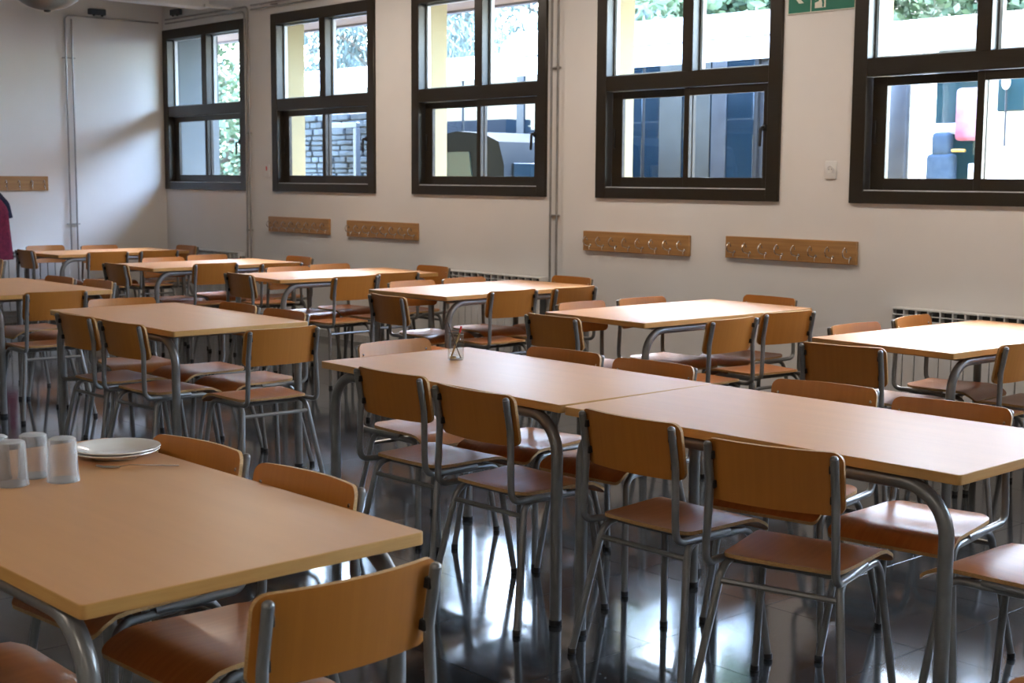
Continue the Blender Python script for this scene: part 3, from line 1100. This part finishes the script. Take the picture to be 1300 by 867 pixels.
def make_radiator(x0, n, loc, rz, label, valve=1):
    global sec_used
    root = empty('radiator', loc, rz)
    for k in range(n):
        if sec_used:
            s = sec0.copy(); COL.objects.link(s)
        else:
            s = sec0; sec_used = True
        s.parent = root
        s.location = (k * 0.08 + 0.04, 0, 0)
    e = n * 0.08 if valve > 0 else 0
    sgn = 1 if valve > 0 else -1
    v_ = MB()
    v_.lathe([(0.0, -0.03), (0.016, -0.03), (0.018, -0.02), (0.018, 0.02), (0.012, 0.03), (0.0, 0.03)], 12, M=Matrix.Translation((e + sgn * 0.03, -0.06, 0.675)) @ Matrix.Rotation(PI / 2, 4, 'Y'))
    v_.lathe([(0.0, -0.025), (0.014, -0.025), (0.020, -0.01), (0.020, 0.02), (0.0, 0.024)], 12, M=Matrix.Translation((e + sgn * 0.06, -0.085, 0.675)) @ Matrix.Rotation(PI / 2, 4, 'X'))
    v_.build('valve', M['chrome'], root)
    for k in (1, n - 2):
        MB().box(k * 0.08 + 0.03, k * 0.08 + 0.05, -0.03, -0.001, 0.30, 0.34).build('bracket', M['pipe'], root)
    MB().tube([(0.01, -0.06, 0.155), (n * 0.08 - 0.01, -0.06, 0.155)], 0.014, 8).build('lower_header', M['radiator'], root)
    tag(root, label, 'radiator', 'white sectional radiators')
    return root


make_radiator(0, 14, (-13.20, YW, 0), 0, 'white sectional radiator below the corner window')
make_radiator(0, 17, (-9.06, YW, 0), 0, 'white sectional radiator below the middle window')
make_radiator(0, 22, (-4.62, YW, 0), 0, 'white sectional radiator at the right edge below the window', valve=1)
make_radiator(0, 12, (XL, 5.20, 0), PI / 2, 'white sectional radiator on the left end wall')

# ------------------------------------------------------------------ pipes
def pipe_pair(name, label, paths, clips):
    root = empty(name, paths[0][0])
    o0 = Vector(paths[0][0])
    for p in paths:
        MB().tube(fillet([Vector(q) - o0 for q in p], 0.05, 5), 0.009, 8).build('pipe', M['pipe'], root)
    for c in clips:
        c = Vector(c) - o0
        MB().box(c.x - 0.05, c.x + 0.05, c.y - 0.012, c.y + 0.012, c.z - 0.006, c.z + 0.006, bev=0.002).build('pipe_clip', M['pipe'], root)
    tag(root, label, 'pipes', 'thin heating pipes on the walls')
    return root


yp = YW - 0.022
pipe_pair('heating_pipes', 'pair of thin pipes dropping beside the corner window to its radiator',
          [[(-12.02, yp, 0.68), (-12.02, yp, 3.075), (-13.60, yp, 3.075)], [(-11.955, yp, 0.10), (-11.955, yp, 3.115), (-13.60, yp, 3.115)]],
          [(-11.99, YW - 0.013, 1.9), (-11.99, YW - 0.013, 0.95)])
pipe_pair('heating_pipes', 'pair of thin pipes dropping between the middle and fourth windows',
          [[(-7.67, yp, 0.68), (-7.67, yp, 3.42)], [(-7.60, yp, 0.10), (-7.60, yp, 3.42)]],
          [(-7.635, YW - 0.013, 2.3), (-7.635, YW - 0.013, 1.2)])
pipe_pair('heating_pipes', 'pair of thin pipes running on from the corner along the wall top',
          [[(-11.90, yp, 3.08), (-7.75, yp, 3.08)], [(-11.90, yp, 3.12), (-7.75, yp, 3.12)]],
          [(-11.5, YW - 0.013, 3.1), (-9, YW - 0.013, 3.1)])
xp = XL + 0.024
root = pipe_pair('heating_pipes', 'pair of thin vertical pipes on the left end wall',
                 [[(xp, 6.215, 0.68), (xp, 6.215, 3.085), (xp, 7.25, 3.085)], [(xp, 6.285, 0.10), (xp, 6.285, 3.05)]], [])
for zc_ in (2.66, 0.98):
    MB().box(-0.024, 0.004, -0.03, 0.10, zc_ - 0.686, zc_ - 0.674).build('pipe_clip', M['pipe'], root)


def spot_device(loc, rz, label):
    root = empty('junction_box', loc, rz)
    MB().box(-0.09, 0.09, -0.055, -0.002, -0.03, 0.03, bev=0.006).build('box_body', M['darkbox'], root)
    MB().tube([(0.05, -0.04, -0.028), (0.05, -0.045, -0.042)], 0.012, 8).build('cable_gland', M['black'], root)
    MB().tube([(-0.04, -0.04, -0.028), (-0.04, -0.045, -0.040)], 0.012, 8).build('cable_gland', M['black'], root)
    tag(root, label, 'junction box')


spot_device((XL, 6.56, 3.142), PI / 2, 'small dark junction box above the pipes on the end wall')
spot_device((-13.36, YW, 3.175), 0, 'small dark junction box above the corner window')

# socket and switch
so = empty('wall_socket', (-5.155, YW, 1.54))
MB().box(-0.042, 0.042, -0.011, 0, -0.055, 0.055, bev=0.004, seg=2).build('plate_frame', M['plastic'], so)
MB().lathe([(0.0, 0.0), (0.020, 0.0), (0.022, 0.003), (0.022, 0.006), (0.020, 0.006), (0.019, 0.002), (0.0, 0.002)], 20,
           M=Matrix.Translation((0, -0.011, 0.004)) @ Matrix.Rotation(PI / 2, 4, 'X')).build('socket_ring', M['plastic'], so)
for s in (-1, 1):
    MB().lathe([(0.0, 0.0), (0.003, 0.0), (0.003, 0.001), (0.0, 0.001)], 8, M=Matrix.Translation((s * 0.009, -0.0135, 0.004)) @ Matrix.Rotation(PI / 2, 4, 'X')).build('pin_hole', M['black'], so)
tag(so, 'white wall socket between the two right hand windows', 'socket')
so = empty('wall_switch', (-11.672, YW, 1.535))
MB().box(-0.045, 0.045, -0.012, 0, -0.06, 0.06, bev=0.004).build('switch_plate', M['plastic'], so)
MB().box(-0.009, 0.009, -0.0145, -0.011, 0.0, 0.042, bev=0.001).build('red_key', M['red'], so)
tag(so, 'small white wall switch with red mark left of the second window', 'switch')

# ------------------------------------------------------------------ exit sign
sg = empty('exit_sign', (-5.268, YW, 2.515))
SW, SH = 0.505, 0.25
MB().box(-SW / 2, SW / 2, -0.006, 0, 0, SH).build('sign_panel', M['signgreen'], sg, smooth=False)
bd = MB()
bd.box(-SW / 2, SW / 2, -0.0075, -0.006, 0, 0.006)
bd.box(-SW / 2, SW / 2, -0.0075, -0.006, SH - 0.006, SH)
bd.box(-SW / 2, -SW / 2 + 0.006, -0.0075, -0.006, 0.006, SH - 0.006)
bd.box(SW / 2 - 0.006, SW / 2, -0.0075, -0.006, 0.006, SH - 0.006)
bd.box(-SW / 2 + 0.175, -SW / 2 + 0.180, -0.0075, -0.006, 0.006, SH - 0.006)
bd.build('border', M['signwhite'], sg, smooth=False)


def arrow(cx, cz, s):
    q = [(-0.062, 0.0), (-0.005, 0.062), (0.03, 0.062), (-0.008, 0.022), (0.062, 0.022), (0.062, -0.022), (-0.008, -0.022), (0.03, -0.062), (-0.005, -0.062)]
    q = [(cx + s * x, cz + z) for x, z in q]
    return q if s > 0 else q[::-1]


MB().prism(arrow(-0.160, 0.125, 1), -0.008, -0.006).build('arrow', M['signwhite'], sg, smooth=False)
MB().prism(arrow(0.170, 0.125, -1), -0.008, -0.006).build('arrow', M['signwhite'], sg, smooth=False)
MB().prism([(-0.045, 0.025), (0.035, 0.025), (0.035, 0.225), (-0.045, 0.225)], -0.0075, -0.006).build('door_field', M['signwhite'], sg, smooth=False)
rm = MB()
for poly in ([(-0.015, 0.155), (0.012, 0.165), (0.016, 0.10), (-0.008, 0.095)], [(-0.006, 0.10), (0.012, 0.10), (0.025, 0.055), (0.022, 0.028), (0.010, 0.028), (0.010, 0.055)],
             [(-0.008, 0.105), (0.004, 0.10), (-0.018, 0.065), (-0.048, 0.058), (-0.050, 0.070), (-0.026, 0.078)],
             [(-0.012, 0.158), (-0.004, 0.146), (-0.032, 0.118), (-0.040, 0.126)], [(0.010, 0.162), (0.012, 0.148), (0.034, 0.128), (0.042, 0.136)]):
    rm.prism(poly, -0.0085, -0.0075)
rm.prism([(0.002 + 0.013 * math.cos(2 * PI * k / 14), 0.184 + 0.013 * math.sin(2 * PI * k / 14)) for k in range(14)], -0.0085, -0.0075)
rm.build('running_figure', M['signgreen'], sg, smooth=False)
tag(sg, 'green emergency exit sign with running figure and two arrows', 'exit sign')

# ------------------------------------------------------------------ pendant bowl lamp at the top left
LZ = 2.433
lp = empty('pendant_lamp', (-8.0, 3.53, LZ))
R_ = 0.27
bowl = [(0.0, 0.0)] + [(R_ * math.sin(rad(a)), R_ - R_ * math.cos(rad(a))) for a in range(8, 89, 8)] + [(R_, R_), (R_ - 0.006, R_)] + \
       [((R_ - 0.006) * math.sin(rad(a)), R_ - (R_ - 0.006) * math.cos(rad(a))) for a in range(84, 3, -8)] + [(0.0, 0.006)]
MB().lathe(bowl, 40).build('lamp_bowl', M['sheetmetal'], lp)
MB().lathe([(R_ + 0.001, R_ - 0.012), (R_ + 0.006, R_ - 0.008), (R_ + 0.006, R_ + 0.006), (R_ - 0.006, R_ + 0.008)], 40).build('lamp_rim', M['sheetmetal'], lp)
MB().lathe([(0.0, -0.012), (0.018, -0.008), (0.022, 0.004), (0.0, 0.006)], 16).build('finial', M['darkbox'], lp)
for k in range(3):
    a = 2 * PI * k / 3
    MB().tube([((R_ - 0.003) * math.cos(a), (R_ - 0.003) * math.sin(a), R_), (0.01 * math.cos(a), 0.01 * math.sin(a), ZC - LZ - 0.05)], 0.003, 6).build('hanger_wire', M['pipe'], lp)
MB().lathe([(0.0, 0.0), (0.05, 0.0), (0.045, -0.05), (0.0, -0.055)], 16, M=Matrix.Translation((0, 0, ZC - LZ))).build('ceiling_rose', M['plastic'], lp)
tag(lp, 'grey bowl shaped pendant lamp hanging at the top left', 'lamp')


# ------------------------------------------------------------------ ceiling luminaires (above the frame)
def luminaire(x, y, label, power):
    root = empty('ceiling_lamp', (x, y, ZC))
    MB().box(-0.62, 0.62, -0.16, 0.16, -0.09, -0.002, bev=0.006).build('housing', M['plastic'], root)
    MB().box(-0.60, 0.60, -0.14, 0.14, -0.098, -0.0905, bev=0.003).build('diffuser', M['diffuser'], root)
    ld = bpy.data.lights.new('tube_light', 'AREA')
    ld.shape = 'RECTANGLE'
    ld.size, ld.size_y = 1.18, 0.26
    ld.energy = power
    ld.color = (1.0, 0.87, 0.74)
    lo_ = bpy.data.objects.new('tube_light', ld)
    COL.objects.link(lo_)
    lo_.parent = root
    lo_.location = (0, 0, -0.102)
    tag(root, label, 'ceiling lamp', 'fluorescent ceiling lamps')


NTH = ('first', 'second', 'third', 'fourth')
for i, x in enumerate((-9.6, -6.4, -3.2, 0.0)):
    luminaire(x, 5.9, NTH[i] + ' ceiling lamp from the left in the row near the windows', LAMP_POWER)
for i, x in enumerate((-4.0, -0.6, 2.8)):
    luminaire(x, -1.6, NTH[i] + ' ceiling lamp from the left in the row behind the camera', LAMP_POWER * 0.9)

# ------------------------------------------------------------------ outside
gr = MB().box(-60, 40, YW + WT + 0.001, 60, GZ - 0.1, GZ).build('ground_outside', M['asphalt'], smooth=False)
tag(gr, 'pale paved yard outside the windows', kind='structure')
gr = MB().box(-60, 40, -40, YB - 0.31, GZ - 0.1, GZ).build('ground_behind', M['asphalt'], smooth=False)
tag(gr, 'pale paved yard behind the building', kind='structure')
sf = empty('roof_eave', (0, YW + WT, 3.05))
MB().box(-16, XR, 0.92, 1.00, -0.02, 0.22).build('fascia', M['fascia'], sf, smooth=False)
pk = MB()
yy = 0.0
while yy < 0.915:
    pk.box(-16, XR, yy, min(yy + 0.088, 0.918), 0.0, 0.03)
    yy += 0.092
tag(pk.build('soffit_boards', M['soffit'], sf, smooth=False), kind='stuff')
MB().box(-16, XR, 0.0, 0.92, 0.032, 0.2).build('eave_deck', M['fascia'], sf, smooth=False)
tag(sf, 'boarded roof eave above the windows outside', kind='structure')


# coach: white roof, dark tinted side glass
CY = 10.5
co = empty('coach', (-14.5, CY, GZ))
cz = lambda z: z - GZ
X0, X1 = -2.4, 7.25
b_ = MB()
b_.box(X0, X1, 0.0, 2.4, 0.35, cz(1.30), bev=0.06, seg=2)
b_.build('lower_body', M['coachwhite'], co)
b_ = MB()
prof = [(0.0, cz(2.60)), (0.012, cz(2.70)), (0.05, cz(2.80)), (0.13, cz(2.865)), (0.30, cz(2.90)), (2.1, cz(2.90)), (2.3, cz(2.84)), (2.4, cz(2.60))]
n = len(prof)
b_.mesh([(X0, y, z) for y, z in prof] + [(X1, y, z) for y, z in prof],
        [tuple(range(n)), tuple(range(2 * n - 1, n - 1, -1))] + [(i, n + i, n + (i + 1) % n, (i + 1) % n) for i in range(n)])
b_.build('roof', M['coachwhite'], co)
b_ = MB()
q = [(2.55, cz(2.82)), (2.62, cz(2.97)), (2.78, cz(3.05)), (3.0, cz(3.08)), (6.6, cz(3.04)), (6.9, cz(2.82))]
b_.prism(q, 0.03, 2.1)
b_.build('roof_pod', M['coachwhite'], co)
MB().box(X0 + 0.1, X1 - 0.1, 0.06, 2.34, cz(1.25), cz(2.62)).build('cabin_core', M['darkgrey'], co, smooth=False)
xw = X0 + 0.1
k = 0
while xw < 6.0:
    w_ = 1.42
    MB().box(xw + 0.02, min(xw + w_ - 0.02, 6.2), 0.012, 0.055, cz(1.32), cz(2.60), bev=0.004).build('side_window', M['tint'], co)
    MB().box(xw + w_ - 0.02, xw + w_ + 0.02, 0.02, 0.06, cz(1.30), cz(2.60)).build('window_joint', M['black'], co, smooth=False)
    xw += w_
for xx, ww, mm in ((5.03, 0.29, 'pillargrey'), (5.36, 0.32, 'pillargrey'), (5.70, 0.18, 'darkgrey'), (2.9, 0.12, 'darkgrey')):
    MB().box(xx, xx + ww, -0.004, 0.011, cz(1.32), cz(2.60), bev=0.004).build('curtain_panel', M[mm], co)
for xx in (-1.2, 5.2):
    wh = MB()
    wh.lathe([(0.0, 0.0), (0.30, 0.0), (0.46, 0.02), (0.5, 0.10), (0.5, 0.24), (0.0, 0.26)], 28, M=Matrix.Translation((xx, 0.27, 0.5)) @ Matrix.Rotation(PI / 2, 4, 'X'))
    wh.build('wheel', M['black'], co)
tag(co, 'long white coach with dark tinted windows parked outside', 'coach')

# open cab of a second vehicle seen through the right window
cb = empty('cab_truck', (-6.4, 10.2, GZ))
b_ = MB()
b_.box(-0.50, -0.30, 0.10, 0.9, 0.4, cz(2.7), bev=0.01)
b_.box(-0.03, 0.06, -0.02, 0.06, 0.4, cz(2.62), bev=0.02)
b_.box(0.62, 3.2, 0.0, 0.9, 0.3, cz(2.57), bev=0.02)
b_.box(-0.50, 3.2, -0.02, 1.0, cz(2.54), cz(2.79), bev=0.05, seg=2)
b_.box(-0.50, 3.2, 0.0, 1.0, 0.25, cz(0.7), bev=0.04)
b_.box(0.05, 0.64, 0.16, 0.24, cz(1.86), cz(1.95), bev=0.02)
b_.build('cab_body', M['coachwhite'], cb)
MB().box(-0.21, -0.04, -0.05, 0.05, cz(0.9), cz(2.28), bev=0.03, seg=2).build('door_seal', M['darkgrey'], cb)
MB().box(0.04, 0.64, 0.26, 0.30, cz(1.0), cz(2.56), bev=0.01).build('rear_glass', M['teal'], cb)
st = MB()
st.box(0.09, 0.34, 0.05, 0.16, cz(1.0), cz(1.70), bev=0.04, seg=3)
st.box(0.09, 0.34, -0.25, 0.10, cz(0.9), cz(1.08), bev=0.05, seg=3)
st.box(0.13, 0.30, 0.06, 0.15, cz(1.68), cz(1.87), bev=0.035, seg=3)
st.build('driver_seat', M['seatblue'], cb)
MB().box(0.36, 0.60, 0.02, 0.10, cz(1.80), cz(2.22), bev=0.035, seg=3).build('pink_cover', M['pink'], cb)
MB().box(0.34, 0.46, 0.02, 0.06, cz(1.71), cz(1.735), bev=0.008).build('orange_lever', M['ochre'], cb)
MB().box(0.48, 0.60, 0.05, 0.14, cz(1.45), cz(1.62), bev=0.01).build('white_box', M['plastic'], cb)
MB().box(0.75, 0.98, -0.016, -0.001, cz(2.02), cz(2.37), bev=0.01).build('side_glass', M['teal'], cb)
MB().lathe([(0.0, -0.012), (0.04, -0.01), (0.045, 0.0), (0.04, 0.01), (0.0, 0.012)], 18, M=Matrix.Translation((0.84, -0.06, cz(2.24))) @ Matrix.Rotation(PI / 2, 4, 'X') @ Matrix.Diagonal((0.85, 1.3, 1, 1))).build('mirror', M['plastic'], cb)
MB().tube([(0.84, -0.04, cz(1.75)), (0.84, -0.05, cz(2.2))], 0.008, 6).build('mirror_arm', M['darkgrey'], cb)
for xx in (0.3, 2.4):
    MB().lathe([(0.0, 0.0), (0.25, 0.0), (0.34, 0.03), (0.36, 0.1), (0.36, 0.2), (0.0, 0.22)], 24, M=Matrix.Translation((xx, 0.2, 0.36)) @ Matrix.Rotation(PI / 2, 4, 'X')).build('wheel', M['black'], cb)
tag(cb, 'white lorry cab with blue seat seen through the right window', 'lorry')

# van reflection in the coach glass, built as a solid van
vn = empty('van_reflection', (-11.47, 8.78, GZ))
prof = [(-1.0, 0.3), (-1.0, cz(1.0)), (-0.85, cz(1.15)), (-0.55, cz(1.45)), (-0.2, cz(1.72)), (0.4, cz(1.86)), (0.9, cz(1.93)), (1.3, cz(1.90)), (1.52, cz(1.82)), (1.60, cz(1.6)), (1.62, 0.3)]
MB().prism(prof, 0.0, 1.55).build('van_body', M['vangrey'], vn, angle=30)
MB().prism([(-0.30, cz(1.15)), (-0.02, cz(1.58)), (0.30, cz(1.70)), (0.70, cz(1.72)), (0.70, cz(1.15))], -0.012, 0.004).build('side_window', M['teal'], vn, smooth=False)
MB().prism([(0.76, cz(1.15)), (0.76, cz(1.73)), (1.10, cz(1.73)), (1.20, cz(1.15))], -0.012, 0.004).build('side_window', M['teal'], vn, smooth=False)
MB().box(1.604, 1.632, 0.10, 1.45, cz(1.05), cz(1.62), bev=0.006).build('darkening_panel', M['tint'], vn)  # dark panel added to tone down the bright rear face
MB().box(0.725, 0.737, -0.010, 0.004, 0.5, cz(1.8)).build('door_line', M['black'], vn, smooth=False)
MB().box(-0.48, -0.35, -0.16, -0.02, cz(1.15), cz(1.30), bev=0.03).build('wing_mirror', M['black'], vn)
for xx in (-0.5, 1.05):
    MB().lathe([(0.0, 0.0), (0.22, 0.0), (0.30, 0.03), (0.32, 0.1), (0.32, 0.2), (0.0, 0.2)], 24, M=Matrix.Translation((xx, 0.19, 0.32)) @ Matrix.Rotation(PI / 2, 4, 'X')).build('wheel', M['black'], vn)
tag(vn, 'grey van with arched roof standing in for a reflection in the coach glass', 'van')

# stone wall mirrored in the coach windows, built as a solid instead
sw = empty('stone_wall_reflection', (-13.7, 9.3, GZ))
LW, HW = 1.95, cz(2.22)
MB().box(-0.95, -0.95 + LW, 0.03, 0.40, 0.0, HW - 0.03).build('mortar_core', M['mortar'], sw, smooth=False)
low = MB()
z = 0.0
rs = random.Random(3)
while z < HW - 0.05:
    hh = min(rs.uniform(0.05, 0.09), HW - z)
    x = -0.96
    while x < -0.96 + LW:
        w_ = min(rs.uniform(0.10, 0.32), -0.96 + LW + 0.02 - x)
        if w_ > 0.05:
            d_ = rs.uniform(-0.02, 0.012)
            if z > cz(1.25):
                MB().box(x + 0.005, x + w_ - 0.005, d_, 0.12, z + 0.005, z + hh - 0.005, bev=0.009).build('stone', M['stone'], sw)
            else:
                low.box(x + 0.005, x + w_ - 0.005, d_, 0.12, z + 0.005, z + hh - 0.005, bev=0.012)
        x += w_
    z += hh
tag(low.build('lower_stones', M['stone'], sw), kind='stuff')
tag(sw, 'blue grey stone wall standing in for a reflection in the coach windows', 'stone wall')
ps = empty('metal_frame', (-13.28, 9.12, GZ))
MB().box(-0.03, 0.03, -0.03, 0.03, 0.0, cz(2.08), bev=0.005).build('post', M['galv'], ps)
MB().box(0.03, 0.60, -0.025, 0.025, cz(2.02), cz(2.08), bev=0.005).build('rail', M['galv'], ps)
MB().box(0.54, 0.60, -0.03, 0.03, 0.0, cz(2.02), bev=0.005).build('post', M['galv'], ps)
tag(ps, 'pale metal frame standing before the stone wall reflection', 'metal frame')


# trees
def make_tree(name, label, loc, h, crown, n, leaf, mat, seed, droop=0.0, group='trees beyond the yard'):
    rnd = random.Random(seed)
    root = empty(name, loc)
    MB().tube([(0, 0, 0), (0.1, 0.05, h * 0.35), (0.0, 0.1, h * 0.8)], 0.28, 10, r_end=0.08).build('trunk', M['bark'], root)
    cx, cy, cz_, rx, ry, rz_ = crown
    br = MB()
    tips = []
    for k in range(46):
        a = rnd.uniform(0, 2 * PI)
        zz = cz_ + rnd.uniform(-0.9, 0.95) * rz_
        rr = math.sqrt(max(0.05, 1 - ((zz - cz_) / rz_) ** 2)) * rnd.uniform(0.75, 1.05)
        e = Vector((cx + rx * rr * math.cos(a), cy + ry * rr * math.sin(a), zz - droop))
        s = Vector((0.05, 0.05, min(zz * 0.85, h * 0.75)))
        m_ = (s + e) / 2 + Vector((0, 0, 0.3 + droop * 0.5))
        br.tube([s, m_, e], 0.06, 5, r_end=0.012, cap=False)
        tips.append((s, m_, e))
    br.build('branches', M['bark'], root)
    verts, faces = [], []
    for k in range(n):
        s, m_, e = tips[rnd.randrange(len(tips))]
        t = rnd.uniform(0.25, 1.05)
        p = s * (1 - t) ** 2 + m_ * 2 * t * (1 - t) + e * t * t
        p = p + Vector((rnd.gauss(0, .32), rnd.gauss(0, .32), rnd.gauss(0, .22) - droop * rnd.random() * 0.8))
        if droop:
            d1 = Vector((rnd.gauss(0, .5), rnd.gauss(0, .5), -1)).normalized()
        else:
            d1 = Vector((rnd.gauss(0, 1), rnd.gauss(0, 1), rnd.gauss(0, 0.7))).normalized()
        d2 = d1.cross(Vector((rnd.gauss(0, 1), rnd.gauss(0, 1), rnd.gauss(0, 1)))).normalized()
        L_ = leaf * rnd.uniform(0.7, 1.5)
        W_ = L_ * (0.16 if droop else 0.55)
        i0 = len(verts)
        verts += [p, p + d1 * L_ * 0.5 + d2 * W_ * 0.5, p + d1 * L_, p + d1 * L_ * 0.5 - d2 * W_ * 0.5]
        faces.append((i0, i0 + 1, i0 + 2, i0 + 3))
    me = bpy.data.meshes.new('foliage')
    me.from_pydata([tuple(v) for v in verts], [], faces)
    me.materials.append(mat)
    fo = bpy.data.objects.new('foliage', me)
    COL.objects.link(fo)
    fo.parent = root
    fo['kind'] = 'stuff'
    tag(root, label, 'tree', group)


make_tree('cedar_tree', 'silvery drooping cedar seen through the second window', (-20.6, 15.5, GZ), 8, (0, 0, 4.6, 3.0, 2.0, 3.2), 52000, 0.16, M['cedar'], 11, droop=0.7)
make_tree('cedar_tree', 'silvery drooping cedar seen through the middle window', (-22.0, 21.5, GZ), 9, (0, 0, 6.0, 4.0, 2.6, 4.4), 56000, 0.19, M['cedar'], 12, droop=0.7)
make_tree('leafy_tree', 'green leafy tree seen through the fourth window', (-12.2, 16.0, GZ), 7, (0, 0, 5.0, 2.8, 2.4, 2.6), 30000, 0.15, M['leaf'], 13)
make_tree('leafy_tree', 'green leafy tree seen through the window at the right edge', (-12.0, 22.5, GZ), 8, (0, 0, 5.6, 3.4, 2.4, 3.4), 34000, 0.17, M['leaf'], 14)
make_tree('leafy_tree', 'pale green tree seen through the corner window', (-31.5, 18.0, GZ), 8, (0, 0, 4.0, 4.2, 2.8, 4.0), 34000, 0.15, M['leaf'], 15)
make_tree('shrub', 'low green shrub behind the corner window', (-19.4, 11.2, GZ), 2.4, (0, 0, 1.4, 1.3, 1.1, 1.1), 6000, 0.12, M['leaf'], 16, group='shrubs outside')
